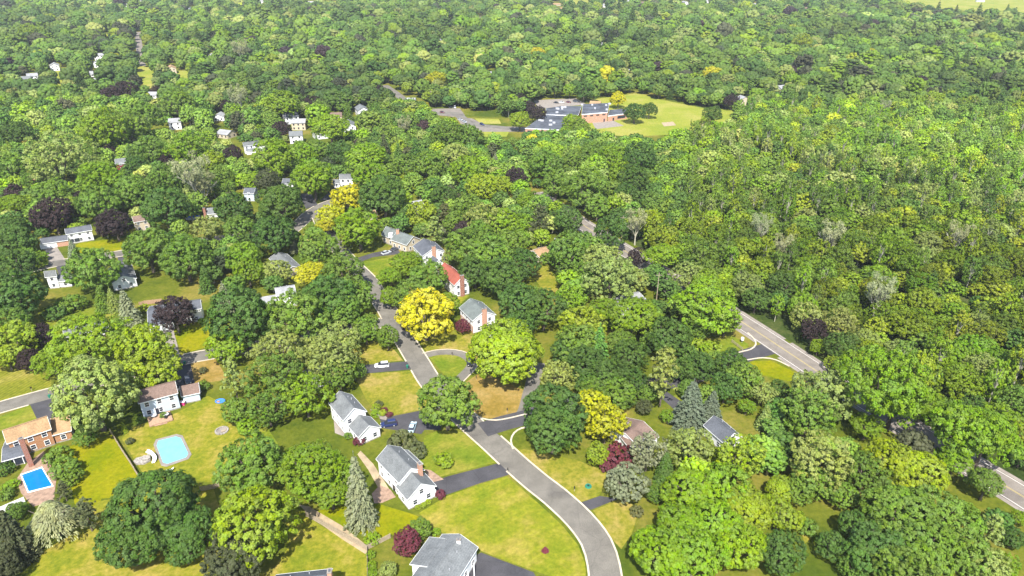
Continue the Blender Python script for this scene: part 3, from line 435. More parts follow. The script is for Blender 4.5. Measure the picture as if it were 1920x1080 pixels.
poly('car_park', [(800, 204), (862, 203), (872, 216), (850, 219), (803, 214)], M['main'], 0.0108); poly('car_park', [(855, 219), (885, 222), (912, 236), (985, 238), (985, 247), (905, 247), (868, 238)], M['main'], 0.0110); poly('car_park', [(1000, 188), (1080, 184), (1100, 196), (1010, 204)], M['pale'], 0.0112)
poly('bare_earth', [(676, 845), (700, 870), (735, 925), (722, 938), (690, 880), (670, 852)], M['dirt'], 0.0114)
# ================================================================ houses
HOUSES = []     # (x, y, radius) footprints, for keeping the wood clear of them
CAMXY = Vector((0, 0))
def block(root, R0, R1, zr, hw, ez, wall, roof, trim=None, win=2, ext0=0.0, ext1=0.0, hip=0.0, detail=True, skipface=(), wh=1.35):
    """one gabled block under a pitched roof: R0, R1 are the ridge ends on the ground plan"""
    trim = trim or M['trim']; A, B_ = Vector(R0), Vector(R1); a = (B_-A).normalized(); n = Vector((-a.y, a.x)); A = A-a*ext0; B_ = B_+a*ext1; L = (B_-A).length; ov, eo = 0.3, 0.35
    A2, B2 = A+a*ov, B_-a*ov; w = hw-eo; zt = ez+(zr-ez)*eo/hw-0.12
    P = lambda s, t, z: (s.x+n.x*t, s.y+n.y*t, z)
    b = MB(); vs = [P(A2, -w, 0), P(A2, w, 0), P(B2, w, 0), P(B2, -w, 0), P(A2, -w, zt), P(A2, w, zt), P(B2, w, zt), P(B2, -w, zt), P(A2, 0, zr-0.14), P(B2, 0, zr-0.14)]
    if hip: fs = [(0, 4, 5, 1), (2, 6, 7, 3), (1, 5, 6, 2), (3, 7, 4, 0)]; vs = vs[:8]
    else: fs = [(0, 4, 8, 5, 1), (2, 6, 9, 7, 3), (1, 5, 6, 2), (3, 7, 4, 0)]
    b.add(vs, fs).build('wall', wall, root)
    b = MB(); th = 0.16
    if detail: MB().box(P((A2+B2)/2, 0, 0.17), ((B2-A2).length+0.06, 2*w+0.06, 0.36), (a.x, a.y, 0)).build('foundation', M['stone'], root)
    rA, rB = (A+a*hip, B_-a*hip) if hip else (A, B_)
    top = [P(A, -hw, ez), P(B_, -hw, ez), P(rB, 0, zr), P(rA, 0, zr), P(A, hw, ez), P(B_, hw, ez)]
    low = [(x, y, z-th) for x, y, z in top]
    fs = [(0, 1, 2, 3), (5, 4, 3, 2), (7, 6, 9, 8), (10, 11, 8, 9), (0, 6, 7, 1), (5, 11, 10, 4)]
    fs += [(3, 0, 6, 9), (4, 3, 9, 10), (1, 2, 8, 7), (2, 5, 11, 8)] if not hip else [(0, 3, 4), (1, 5, 2), (6, 10, 9), (7, 8, 11), (0, 4, 10, 6), (1, 7, 11, 5)]
    b.add(top+low, fs); ro = b.build('roof', roof, root)
    if detail:                                   # white fascia and rake boards, a hair proud of the roof edge
        b = MB()
        for s in (-1, 1):
            p, q = Vector(P(A, s*(hw+0.03), ez-0.1)), Vector(P(B_, s*(hw+0.03), ez-0.1)); b.box((p+q)/2, ((q-p).length, 0.05, 0.22), q-p)
            if not hip:
                for E, o in ((A, -1), (B_, 1)):
                    p, q = Vector(P(E+a*(o*0.03), s*hw, ez-0.1)), Vector(P(E+a*(o*0.03), 0, zr-0.1)); d = (q-p).normalized(); b.box((p+q)/2, ((q-p).length, 0.05, 0.2), d, (a.x, a.y, 0))
        b.build('fascia', trim, ro)
        if not hip and L > 7:
            b = MB().box(P((A+B_)/2, 0, zr+0.02), (L, 0.34, 0.07), (a.x, a.y, 0)); b.build('ridge_cap', roof, ro)
            for s_, t_ in ((0.3, 0.35), (0.62, 0.5)):
                q = P(A+(B_-A)*s_, hw*t_, zr-(zr-ez)*t_); MB().tube(q, (q[0], q[1], q[2]+0.45), 0.09, 0.09, 8).build('vent_pipe', M['metal'], ro)
    faces = dict(p=(A2, B2, n, w, L-2*ov), m=(A2, B2, -n, w, L-2*ov), e=(B2, B2, a, 0, 2*w), s=(A2, A2, -a, 0, 2*w)); out = {}
    for k, (q0, q1, nn, off, ln) in faces.items():
        c = (q0+q1)/2+nn*off; tx = a if k in 'pm' else n; out[k] = (Vector((c.x, c.y, 0)), Vector((nn.x, nn.y, 0)), Vector((tx.x, tx.y, 0)), ln)
        tocam = (CAMXY-c).normalized()
        if win and k not in skipface and nn.dot(tocam) > -0.35:
            cnt = max(1, int(ln/2.9)); st = [1.5] if ez < 4.3 else [1.45, 4.15]
            if ez < 4.3 and k in 'es' and zr > 5.4 and not hip: st = [1.5, 3.9]
            for zc in st:
                m = cnt if zc < 3.8 or ez > 4.3 else 1
                for j in range(m):
                    t = (j+0.5)/m*ln-ln/2
                    if k in 'es' and m == 3 and j == 1: continue
                    window(root, out[k], t, zc, 1.05, wh, detail)
    return out
def window(root, face, t, zc, w_, h_, detail=True):
    c, nn, tx, ln = face; p = c+tx*t+Vector((0, 0, zc)); b = MB()
    if not detail: b.box(p, (w_, 0.1, h_), tx).build('window', M['glass'], root); return
    b.box(p+Vector((0, 0, h_/2+0.05)), (w_+0.26, 0.14, 0.13), tx); b.box(p-Vector((0, 0, h_/2+0.05)), (w_+0.3, 0.2, 0.1), tx)
    for s in (-1, 1): b.box(p+tx*s*(w_/2+0.06), (0.13, 0.13, h_+0.02), tx)
    b.box(p, (w_-0.02, 0.11, 0.06), tx); o = b.build('window', M['trim'], root); MB().box(p, (w_, 0.06, h_), tx).build('pane', M['glass'], o)
def door(root, face, t, w_, h_, mat, name='door', z0=0.05):
    c, nn, tx, ln = face; p = c+tx*t+Vector((0, 0, z0+h_/2)); b = MB(); b.box(p+Vector((0, 0, h_/2+0.06)), (w_+0.3, 0.16, 0.14), tx)
    for s in (-1, 1): b.box(p+tx*s*(w_/2+0.07), (0.14, 0.15, h_), tx)
    o = b.build(name, M['trim'], root); b = MB().box(p, (w_, 0.08, h_), tx)
    if name == 'garage_door':
        for k in range(3): b.box(p+Vector((0, 0, (k-1)*h_/4)), (w_-0.1, 0.1, h_/4-0.06), tx)
    b.build('panel', mat, o)
def chimney(root, x, y, z0, z1, w_=0.9, d_=0.7, mat='brickp', ax=(1, 0, 0)):
    b = MB().box((x, y, (z0+z1)/2), (w_, d_, z1-z0), ax); o = b.build('chimney', M[mat], root); MB().box((x, y, z1+0.06), (w_+0.14, d_+0.14, 0.12), ax).build('cap', M['pale'], o)
    MB().box((x, y, z1+0.2), (w_*0.5, d_*0.5, 0.16), ax).build('flue', M['rdark'], o)
def house(label, blocks, cat='house', name='house'):
    """blocks: ridge pixels (x0,y0,x1,y1), ridge height, pixel of an eave corner (or half width), eave height, wall, roof [, options]"""
    x0, y0, x1, y1 = blocks[0][0]; c = (G(x0, y0, blocks[0][1])+G(x1, y1, blocks[0][1]))/2; root = empty(name, (c.x, c.y, 0)); tag(root, label, cat, 'houses of the suburb'); F_ = []
    for B_ in blocks:
        (x0, y0, x1, y1), zr, ev, ez, wm, rm = B_[:6]; opt = B_[6] if len(B_) > 6 else {}
        p, q = G(x0, y0, zr).xy, G(x1, y1, zr).xy
        if isinstance(ev, tuple):
            e = G(*ev, ez).xy; d = (q-p).normalized(); hw = abs((e-p).x*d.y-(e-p).y*d.x)
        else: hw = ev
        fc = block(root, p, q, zr, hw, ez, M[wm], M[rm], **opt); F_.append((fc, p, q, hw)); m = (p+q)/2; HOUSES.append((m.x, m.y, max((q-p).length/2, hw)+1.0))
    return root, F_
def near(face_d, want):
    """the face whose outward normal points most towards the given plan direction"""
    return max(face_d.values(), key=lambda f: f[1].x*want[0]+f[1].y*want[1])
TOCAM = (0, -1)
def cgable(root, F_, i, end, z1, mat, shift=0.0, w_=1.3, d_=0.7):
    c, nn, tx, ln = F_[i][0][end]; p = c+nn*(d_/2-0.02)+tx*shift; chimney(root, p.x, p.y, 0, z1, w_, d_, mat, tx)
h1, f = house('white house with two grey gabled roofs and orange chimney, beside the black driveway', [((727, 834, 771, 878), 7.8, (742, 900), 5.2, 'white', 'rgrey'), ((769, 883, 790, 907), 6.4, (765, 940), 3.5, 'white', 'rgrey', dict(ext0=0.3, win=1)), ((748, 842, 776, 868), 4.9, 2.6, 3.2, 'white', 'rgrey', dict(win=0))])
p = G(787, 873, 7.6); chimney(h1, p.x, p.y, 0, 8.2, 1.3, 0.8, 'brickp', (0.6, -0.8, 0)); ff = near(f[1][0], (1, 0.3)); door(h1, ff, 0.5, 4.6, 2.2, M['trim'], 'garage_door'); ff = near(f[0][0], (-1, -0.6)); door(h1, ff, 2.4, 1.8, 2.1, M['glass'])
h2, f = house('white house with grey roof and low front garage, dark blue car at its side', [((636, 733, 664, 765), 8.0, (639, 784), 5.3, 'white', 'rgrey'), ((674, 779, 692, 798), 5.4, (667, 815), 3.1, 'white', 'rgrey', dict(ext0=0.5, win=1))])
ff = near(f[1][0], (1, 0.4)); door(h2, ff, 0, 4.6, 2.2, M['trim'], 'garage_door'); p = G(659, 748, 6.9); MB().tube((p.x, p.y, 6.0), (p.x, p.y, 7.3), 0.12, 0.12).build('vent_pipe', M['metal'], h2)
h3, f = house('long grey roof with a small white chimney, nearest house of the curved street', [((862, 1001, 800, 1092), 6.2, (900, 1021), 4.2, 'white', 'rgrey'), ((836, 1010, 800, 1062), 5.2, 4.2, 3.9, 'white', 'rgrey', dict(win=0))])
p = G(860, 1017, 5.9); chimney(h3, p.x, p.y, 4, 6.7, 0.8, 0.6, 'trim'); ff = near(f[0][0], (1, -0.4))
for k in range(3):
    c = ff[0]+ff[1]*1.3+ff[2]*(k*2.6-3.0); MB().tube((c.x, c.y, 0), (c.x, c.y, 3.9), 0.13, 0.11, 10).build('porch_post', M['trim'], h3)
h4, f = house('house with pinkish end chimney, cut by the bottom edge below the dry lawn', [((509, 1090, 618, 1078), 7.2, (614, 1067), 5.0, 'brickp', 'rdark')])
cgable(h4, f, 0, 'e' if f[0][2].x > f[0][1].x else 's', 8.3, 'brickp', 0, 1.2, 0.8)
h5, f = house('pale blue-white house with brown roof and garage, wooden deck facing the pale pool', [((254, 733, 328, 714), 8.0, (334, 737), 5.4, 'blue', 'rbrown'), ((337, 724, 372, 717), 5.0, (377, 736), 2.9, 'blue', 'rbrown', dict(win=0))])
ff = near(f[0][0], TOCAM); door(h5, ff, -0.6, 1.9, 2.1, M['glass']); ff = near(f[1][0], (0, 1)); door(h5, ff, 0, 4.6, 2.2, M['trim'], 'garage_door')
h6, f = house('orange brick house with tan roof and red chimney above the deep blue pool', [((4, 807, 88, 780), 8.0, (98, 804), 5.2, 'brick', 'rorange'), ((94, 785, 130, 776), 5.6, (104, 815), 3.0, 'brick', 'rorange', dict(win=1))])
ff = near(f[0][0], TOCAM); q = ff[0]; p = G(45, 838, 6.2); chimney(h6, p.x, p.y, 0, 8.9, 1.1, 0.8, 'brickr', ff[2]); ff = near(f[1][0], TOCAM); door(h6, ff, -3.6, 1.6, 2.2, M['trim'])
s1, f = house('low sunroom with dark glass between white posts beside the deep blue pool', [((4, 841, 46, 830), 3.6, (52, 852), 2.7, 'grey', 'rdark', dict(win=0))], 'sunroom', 'sunroom')
ff = near(f[0][0], TOCAM)
for k in range(4):
    MB().box(ff[0]+ff[2]*(k*1.9-2.9)+Vector((0, 0, 1.25)), (1.65, 0.12, 1.9), ff[2]).build('glass_panel', M['glass'], s1); MB().box(ff[0]+ff[2]*(k*1.9-3.85)+ff[1]*0.1+Vector((0, 0, 1.25)), (0.16, 0.16, 2.5), ff[2]).build('post', M['trim'], s1)
h8, f = house('white two-storey house with dark grey roofs behind the dark purple tree', [((325, 568, 376, 561), 7.6, (381, 578), 5.2, 'white', 'rdark'), ((276, 583, 322, 575), 4.9, (310, 607), 2.7, 'white', 'rdark', dict(win=0))]); ff = near(f[1][0], TOCAM); door(h8, ff, 1.5, 4.8, 2.2, M['trim'], 'garage_door')
house('low white house with pale grey roof behind the feathery green tree', [((117, 616, 200, 598), 4.7, (206, 614), 2.7, 'white', 'rgrey')])
h11, f = house('white house with dark grey roof and tall brick chimney above the maroon tree', [((882, 559, 908, 583), 8.0, 4.6, 5.3, 'white', 'rgreen'), ((916, 613, 926, 622), 3.0, 2.6, 2.3, 'white', 'rgrey', dict(win=0))]); cgable(h11, f, 0, 'e', 8.9, 'brickp', 0, 1.6, 0.7)
ff = near(f[0][0], (-1, -0.4)); MB().box(ff[0]+ff[1]*0.03+Vector((0, 0, 1.35)), (ff[3]*0.98, 0.05, 2.6), ff[2]).build('brick_facing', M['brickp'], h11)
h12, f = house('white house with bright red roof and brick gable chimney', [((833, 492, 866, 520), 8.0, (849, 533), 5.4, 'white', 'rred')]); cgable(h12, f, 0, 'e', 8.8, 'brickr', 0, 1.5, 0.7)
h13, f = house('white house with dark roof standing between the red roof and the tan house', [((794, 447, 813, 465), 8.0, (789, 477), 5.4, 'white', 'rdark'), ((811, 479, 822, 488), 5.2, (804, 492), 3.0, 'white', 'rdark', dict(win=1))]); cgable(h13, f, 0, 'e', 8.8, 'brickp', 0, 1.5, 0.7)
h14, f = house('tan house with green-grey roof, white dormer and brick chimney', [((745, 433, 775, 443), 6.6, (760, 459), 3.8, 'cream', 'rgreen'), ((724, 424, 746, 432), 6.8, (714, 440), 3.6, 'cream', 'rgreen')]); p = G(746, 437, 6.2); chimney(h14, p.x, p.y, 0, 8.0, 1.3, 0.8, 'brickp')
p = G(732, 441, 5.2); MB().box((p.x, p.y+0.8, 5.0), (1.7, 2.0, 1.7)).build('dormer', M['white'], h14)
house('white two-level house with pale roofs under the golden tree by the curved street', [((515, 540, 552, 534), 7.0, (543, 553), 5.0, 'white', 'rpale'), ((483, 558, 517, 552), 4.7, (487, 572), 2.7, 'white', 'rpale')])
house('low grey-roofed house half hidden beside the slim blue spruce', [((520, 472, 549, 499), 4.9, 4.0, 2.9, 'cream', 'rgrey')])
house('white house with grey roof just above the tall golden tree', [((636, 326, 668, 326), 8.0, (667, 336), 5.3, 'white', 'rgrey'), ((624, 336, 637, 336), 4.8, (625, 344), 2.7, 'white', 'rgrey')])
house('low white house with grey roof by the driveway at the street bend', [((531, 334, 553, 335), 5.0, (524, 344), 2.8, 'white', 'rdark')])
house('pale blue house with dark grey roof among dark green trees', [((459, 352, 479, 352), 6.4, (454, 363), 4.4, 'blue', 'rdark')])
h19, f = house('white split-level house with brick-faced low wing and wide white garage door', [((121, 429, 170, 421), 7.0, (175, 431), 5.0, 'white', 'rdark'), ((75, 447, 126, 440), 4.6, (79, 457), 2.7, 'white', 'rdark', dict(win=0))]); ff = near(f[1][0], TOCAM); door(h19, ff, -3.2, 5.0, 2.2, M['trim'], 'garage_door')
MB().box(ff[0]+ff[2]*3.2+ff[1]*0.04+Vector((0, 0, 1.2)), (5.2, 0.08, 2.3), ff[2]).build('brick_facing', M['brickp'], h19); ff = near(f[0][0], TOCAM)
for t in (-4.0, -1.6): MB().box(ff[0]+ff[2]*t+ff[1]*0.05+Vector((0, 0, 1.5)), (2.0, 0.1, 1.7), ff[2]).build('porch_shade_panel', M['glass'], h19)  # dark panels on the wall stand in for the shade inside the porch
house('beige house with brown roof right of the dark purple tree', [((247, 406, 276, 401), 7.0, (252, 417), 5.0, 'cream', 'rbrown')]); h21, f = house('grey-roofed white house with red chimney beside the small round blue pool', [((388, 390, 410, 388), 5.0, (388, 402), 3.0, 'white', 'rgrey')]); p = G(384, 398, 4); chimney(h21, p.x, p.y, 0, 6.2, 1.2, 0.8, 'brickr')
house('white house with two grey roofs left of the forked dark green tree', [((82, 508, 104, 506), 7.6, (107, 518), 5.2, 'white', 'rgrey'), ((109, 515, 134, 513), 4.8, (111, 528), 2.8, 'white', 'rgrey')]); house('white-gabled house with grey roof squeezed between two big trees', [((222, 491, 230, 517), 5.8, 4.4, 3.5, 'white', 'rgrey')])
house('long white two-storey house with grey roof, alone among trees beyond the blue house', [((455, 267, 501, 261), 7.6, (458, 274), 5.3, 'white', 'rgrey'), ((460, 279, 480, 277), 3.6, 3.0, 2.6, 'white', 'rgrey', dict(win=0))]); house('small dark red house with grey roof', [((215, 298, 235, 296), 6.6, 4.5, 4.4, 'red', 'rgrey')])
house('small tan-roofed shed behind the golden tree', [((688, 396, 703, 393), 4.6, 3.0, 2.8, 'cream', 'rorange', dict(win=1))], 'shed', 'shed')
house('low house with broad brown roof beside the golden tree and maroon shrub', [((1172, 812, 1206, 789), 4.8, 5.6, 2.8, 'white', 'rbrown'), ((1190, 803, 1206, 822), 4.5, 4.2, 2.75, 'white', 'rbrown', dict(win=1))])
house('white-gabled house with dark grey roof behind the pale olive trees', [((1338, 779, 1377, 812), 5.8, (1352, 827), 3.5, 'white', 'rdark')]); house('pale-roofed low house buried in trees left of the main road', [((1154, 566, 1198, 547), 4.8, 4.5, 2.9, 'white', 'rpale')]); house('grey-roofed low house at the edge of the main road', [((1040, 446, 1070, 449), 4.8, 4.2, 2.9, 'cream', 'rgrey')])
house('small cream house beside the narrow dry lawn strip', [((1000, 470, 1024, 462), 4.6, 4, 2.8, 'cream', 'rorange')]); house('small white house behind the brownish olive pines', [((774, 377, 790, 374), 5.0, 3.4, 3.2, 'white', 'rpale')]); house('white house peeping through the loose olive trees by the white car', [((583, 684, 601, 703), 5.0, 3.8, 3.3, 'white', 'rgrey')])
FAR = []
for s in '''45 152 26 w g;62 146 18 w p;103 126 22 w p;80 157 14 w p;192 107 24 w p;185 120 20 w p;178 137 22 w p;186 150 16 w p;400 108 22 w p;412 217 26 w p;322 131 26 c o;304 72 14 w p;398 76 14 w g;424 249 28 c p;545 223 26 w d;562 234 26 c p;556 258 24 w g;628 216 26 c b;679 209 34 w g;655 239 34 w g;492 4 22 w p;516 12 20 c p;580 4 22 w p;846 46 20 w d;900 36 26 w b;830 79 18 w g;926 138 22 w p;1042 8 20 c o;1055 16 20 r o;1130 11 22 w p;1176 4 20 w p;1208 7 22 c b;1284 6 26 w p;1324 3 22 w p;1372 6 20 w g;1416 8 20 w p;1508 18 26 w b;1540 17 14 w p;1128 86 16 w p;1178 138 12 w p;1464 164 16 w p;1392 190 20 c p;360 20 22 w g;336 4 22 w p;358 16 18 w d;396 29 18 w p;207 26 18 c o;242 11 20 w p;266 4 20 w g;330 233 20 w p;76 341 22 c o;984 25 16 r o;1116 200 18 c o;770 188 16 w p;600 250 26 w g;1838 1 14 w p;290 182 16 w p;272 220 26 w g'''.split(';'):
    x, y, w_, wc, rc = s.split(); x, y, w_ = float(x), float(y), float(w_); FAR.append((x, y, w_)); rg = random.Random(int(x*7+y))
    sc = PX(G(x, y))[2]; L = min(22, max(9, w_/sc)); c = G(x, y, 3).xy; an = rg.choice([0.1, -0.25, 0.35, 1.9])+rg.uniform(-.2, .2); d = Vector((math.cos(an), math.sin(an)))*L/2; two = rg.random() < .6
    root = empty('house', (c.x, c.y, 0)); block(root, c-d, c+d, 7.6 if two else 5.2, 4.6, 5.2 if two else 2.9, M[dict(w='white', c='cream', r='brickr')[wc]], M[dict(g='rgrey', p='rpale', d='rdark', b='rbrown', o='rorange')[rc]], detail=False); HOUSES.append((c.x, c.y, L/2+2))
    root['fx'] = (x, y); root['fw'] = dict(w='white', c='cream', r='red brick')[wc]; root['fr'] = dict(g='grey', p='pale grey', d='dark', b='brown', o='tan')[rc]
# ---------------------------------------------------------------- the school: flat roofs over brick walls
c = G(1060, 220); root = empty('school', (c.x, c.y, 0)); tag(root, 'low flat-roofed orange brick school with dark roof beside the playing field', 'school')
def slab(pts, z, wall, nm):
    q = [G(x, y, z) for x, y in pts]; P = [(p.x, p.y) for p in q]; cx = sum(p[0] for p in P)/len(P); cy = sum(p[1] for p in P)/len(P); b = MB(); b.prism(P, 0, z-0.6); b.build('wall', wall, root)
    b = MB(); b.prism([(cx+(x-cx)*1.012, cy+(y-cy)*1.012) for x, y in P], z-0.6, z-0.05); ro = b.build('roof', M['trim'], root)
    b = MB(); b.prism([(cx+(x-cx)*1.002, cy+(y-cy)*1.002) for x, y in P], z-0.1, z); b.build('roofing', M['rfelt'], ro); HOUSES.append((cx, cy, 34)); return P, ro
W1, r1 = slab([(985, 240), (1051, 243), (1078, 219), (1024, 215), (1008, 224)], 4.4, M['brickp'], 'wing'); W2, r2 = slab([(1024, 214.5), (1084, 216), (1090, 199), (1052, 199), (1024, 203)], 4.6, M['brickp'], 'core'); W3, r3 = slab([(1091, 214), (1139, 210), (1142, 193), (1093, 195)], 7.2, M['brickp'], 'hall'); W4, r4 = slab([(1140, 217), (1176, 212), (1178, 203), (1143, 206)], 4.4, M['brickp'], 'east')
def strip(P, i, j, z, h_, t0, t1, mat, nm):
    p, q = Vector((*P[i], z)), Vector((*P[j], z)); d = (q-p); MB().box(p+d*(t0+t1)/2, (d.length*(t1-t0), 0.5, h_), d).build(nm, mat, root)
for k in range(5): strip(W1, 0, 1, 2.2, 1.2, 0.06+k*0.19, 0.2+k*0.19, M['glass'], 'window')
for k in range(4): strip(W3, 0, 1, 5.6, 0.7, 0.08+k*0.24, 0.2+k*0.24, M['glass'], 'window')
strip(W3, 0, 1, 1.2, 2.4, 0.0, 0.05, M['glass'], 'door'); strip(W3, 0, 1, 1.2, 2.2, 0.86, 0.91, M['glass'], 'door'); strip(W4, 0, 1, 2.2, 1.8, 0.5, 0.9, M['glass'], 'window'); strip(W4, 0, 1, 1.2, 2.2, 0.25, 0.32, M['glass'], 'door')
rg = random.Random(3)
for P, z in ((W1, 4.4), (W2, 4.6), (W3, 7.2)):
    cx = sum(p[0] for p in P)/len(P); cy = sum(p[1] for p in P)/len(P)
    for k in range(6):
        a, b_ = rg.choice(P); t = rg.uniform(0.1, 0.75); x, y = cx+(a-cx)*t+rg.uniform(-4, 4), cy+(b_-cy)*t; m = MB(); m.box((x, y, z+0.5), (rg.uniform(1.2, 2.6), rg.uniform(1.2, 2.2), 1.0)); m.box((x, y, z+1.06), (0.9, 0.9, 0.12)); m.build('roof_unit', M['metal'], root)
# ================================================================ cars, pools, fences and small things in the gardens
def local_mesh(name, b, mat, parent, smooth=False):
    me = bpy.data.meshes.new(name); me.from_pydata(b.v, [], b.f); me.materials.append(mat); me.update(); return link(name, me, parent)
def loft(b, rings):
    n = len(rings[0]); vs = [p for r in rings for p in r]; fs = []
    for k in range(len(rings)-1):
        for i in range(n): fs.append((k*n+i, k*n+(i+1) % n, (k+1)*n+(i+1) % n, (k+1)*n+i))
    fs += [tuple(range(n))[::-1], tuple(range((len(rings)-1)*n, len(rings)*n))]; return b.add(vs, fs)
CARMESH = {}
def car(label, x, y, dx, dy, col, suv=False, z=0.03):
    p, q = G(x, y, 0.7), G(x+dx, y+dy, 0.7); d = (q-p).xy; root = empty('car', (p.x, p.y, z)); root.rotation_euler = (0, 0, math.atan2(d.y, d.x)); tag(root, label, 'car', 'cars on the drives and streets'); root.color = (*col, 1)
    top = 1.72 if suv else 1.45; key = suv
    if key not in CARMESH:
        L = {}
        b = MB(); hb = 1.0 if suv else 0.92
        def ring(xx, zb, zt, wd): return [(xx, -wd, zb), (xx, wd, zb), (xx, wd*1.0, zb+(zt-zb)*0.6), (xx, wd*0.9, zt), (xx, -wd*0.9, zt), (xx, -wd*1.0, zb+(zt-zb)*0.6)]
        loft(b, [ring(-2.3, .42, .72, .74), ring(-2.2, .3, .88, .84), ring(-1.7, .24, hb, .9), ring(-0.8, .22, hb, .91), ring(.9, .22, hb, .91), ring(1.25, .24, hb-.04, .9), ring(2.05, .3, .76, .86), ring(2.3, .4, .62, .72)])
        loft(b, [[(-1.25 if not suv else -1.9, s*.62, top-.05) for s in (-1, 1)]+[(-1.2 if not suv else -1.85, s*.56, top) for s in (1, -1)], [(.25, s*.62, top-.05) for s in (-1, 1)]+[(.2, s*.56, top) for s in (1, -1)]]); L['body'] = (b, 'paint')
        b = MB(); xb = -1.9 if not suv else -2.15; xr = -1.22 if not suv else -1.9
        loft(b, [[(xb, -.8, hb-.03), (1.22, -.8, hb-.03), (1.22, .8, hb-.03), (xb, .8, hb-.03)], [(xr, -.62, top-.03), (.28, -.62, top-.03), (.28, .62, top-.03), (xr, .62, top-.03)]]); L['windows'] = (b, 'glass')
        for nm, pos in (('wheel', None),): b = MB().tube((0, -.11, 0), (0, .11, 0), .33, .33, 14); L['tyre'] = (b, 'tyre'); b = MB().tube((0, -.12, 0), (0, .12, 0), .2, .2, 10); L['rim'] = (b, 'metal')
        L['headlight'] = (MB().box((0, 0, 0), (.12, .34, .13)), 'lamp'); L['tail_lamp'] = (MB().box((0, 0, 0), (.08, .3, .14)), 'tail')
        CARMESH[key] = {}
        for k, (b, m) in L.items():
            me = bpy.data.meshes.new(k); me.from_pydata(b.v, [], b.f); me.materials.append(M[m]); me.update(); CARMESH[key][k] = me
    Q = CARMESH[key]; link('body', Q['body'], root).color = (*col, 1); link('windows', Q['windows'], root)
    for sx in (1.38, -1.35):
        for sy in (-.82, .82): t = link('wheel', Q['tyre'], root); t.location = (sx, sy, .33); link('rim', Q['rim'], t)
    for sy in (-.56, .56): o = link('headlight', Q['headlight'], root); o.location = (2.22, sy, .66); o = link('tail_lamp', Q['tail_lamp'], root); o.location = (-2.24, sy, .74)
    return root
WH, NV, BK, SV, DG, MR, LB = (.75, .75, .76), (.02, .03, .1), (.012, .012, .014), (.4, .42, .44), (.06, .065, .07), (.12, .02, .03), (.42, .55, .62)
car('white car parked on the driveway across from the oval lawn', 716, 684, -10, .6, WH, True); car('dark blue car beside the garage of the white house', 729, 794, -10, 1.5, NV, True); car('pale blue-grey small car at the bend of the black driveway', 773, 800, 3, -8, LB); car('black car on the round driveway beside the oval lawn', 880, 678, 1.5, 8, BK, True); car('dark car standing in front of the brown-roofed garage', 352, 712, 3, 9, DG)
car('dark grey car at the tan house, nearest its door', 741, 466, 10, -3.2, DG); car('silver-grey car behind the dark one at the tan house', 724, 473, 10, -3.2, SV); car('dark car at the kerb under the golden tree', 756, 611, -6, -10, BK, True); car('dark blue car in the shade left of the main road', 1252, 573, 10, -1, NV, True)
car('dark navy car on the school road', 904, 233, 10, 3, NV, True); car('silver car on the school road beside the shade tree', 863, 224, 10, 2, SV); car('second silver car close behind the first on the school road', 871, 228, 10, 3, SV); car('maroon car parked in the school car park', 829, 210, 10, 2, MR); car('dark car parked under the trees by the school car park', 846, 201, 10, 0, BK)
car('white van-like car beside the dark one at the school car park', 853, 201, 1, 3, WH, True); car('dark car behind the school roof, leftmost of the row', 1043, 192, 10, 1, BK); car('white car behind the school roof, second of the row', 1053, 191.5, 10, 1, WH); car('maroon car behind the school roof, third of the row', 1066, 191, 10, 1, MR); car('dark grey car behind the school roof, rightmost of the row', 1079, 190, 10, 1, DG); car('dark car standing on the far straight street', 258, 93, 1, -6, BK); car('dark car on the short road beyond the trees left of the school', 736, 179, 8, 6, DG)
# ---- pools
def pool(label, pts, wat, coping, deckpts, deckmat):
    q = [G(x, y) for x, y in pts]; c = sum(q, Vector())/len(q); root = empty('swimming_pool', (c.x, c.y, 0)); tag(root, label, 'pool')
    if deckpts: MB().prism([(p.x, p.y) for p in (G(x, y) for x, y in deckpts)], 0, 0.05).build('pool_deck', M[deckmat], root)
    out = [c+(p-c)*(1+coping/(p-c).length) for p in q]; MB().prism([(p.x, p.y) for p in out], 0, 0.12).build('coping', M['trim' if wat == 'wdeep' else 'pale'], root); MB().prism([(p.x, p.y) for p in q], 0.02, 0.125).build('water', M[wat], root); return root, q
root, q = pool('deep blue rectangular swimming pool with white coping and tan paving', [(41, 891), (78, 878), (98, 911), (54, 922)], 'wdeep', 0.5, [(30, 900), (52, 868), (82, 846), (106, 895), (101, 940), (62, 950), (40, 925)], 'paver')
for k in (0.2, 0.8): p = q[3].lerp(q[0], k); MB().tube((p.x-0.5, p.y, 0.1), (p.x-0.5, p.y, 0.8), 0.03, 0.03).tube((p.x-0.5, p.y, 0.8), (p.x+0.3, p.y, 0.7), 0.03, 0.03).build('hand_rail', M['metal'], root)
q8 = [(297, 827), (330, 819), (339, 822), (353, 851), (349, 858), (314, 870), (306, 868), (294, 836)]
root, q = pool('pale turquoise swimming pool with grey coping in the yellow lawn', q8, 'wpale', 1.1, None, None)
p = G(288, 862); r2 = empty('pool_slide', (p.x, p.y, 0)); tag(r2, 'white and grey water slide at the corner of the pale pool', 'slide')
b = MB()
for k in range(9):
    a = k/8*1.9; c0 = p+Vector((-1.2+1.9*math.sin(a), 1.2*math.cos(a)-0.6, 1.9*(1-k/8)+0.3)); b.box(c0, (0.75, 0.9, 0.14), (math.cos(a), -math.sin(a), -0.3)); b.box(c0+Vector((0, 0.42, 0.14)), (0.75, 0.08, 0.34), (math.cos(a), -math.sin(a), -0.3)); b.box(c0+Vector((0, -0.42, 0.14)), (0.75, 0.08, 0.34), (math.cos(a), -math.sin(a), -0.3))
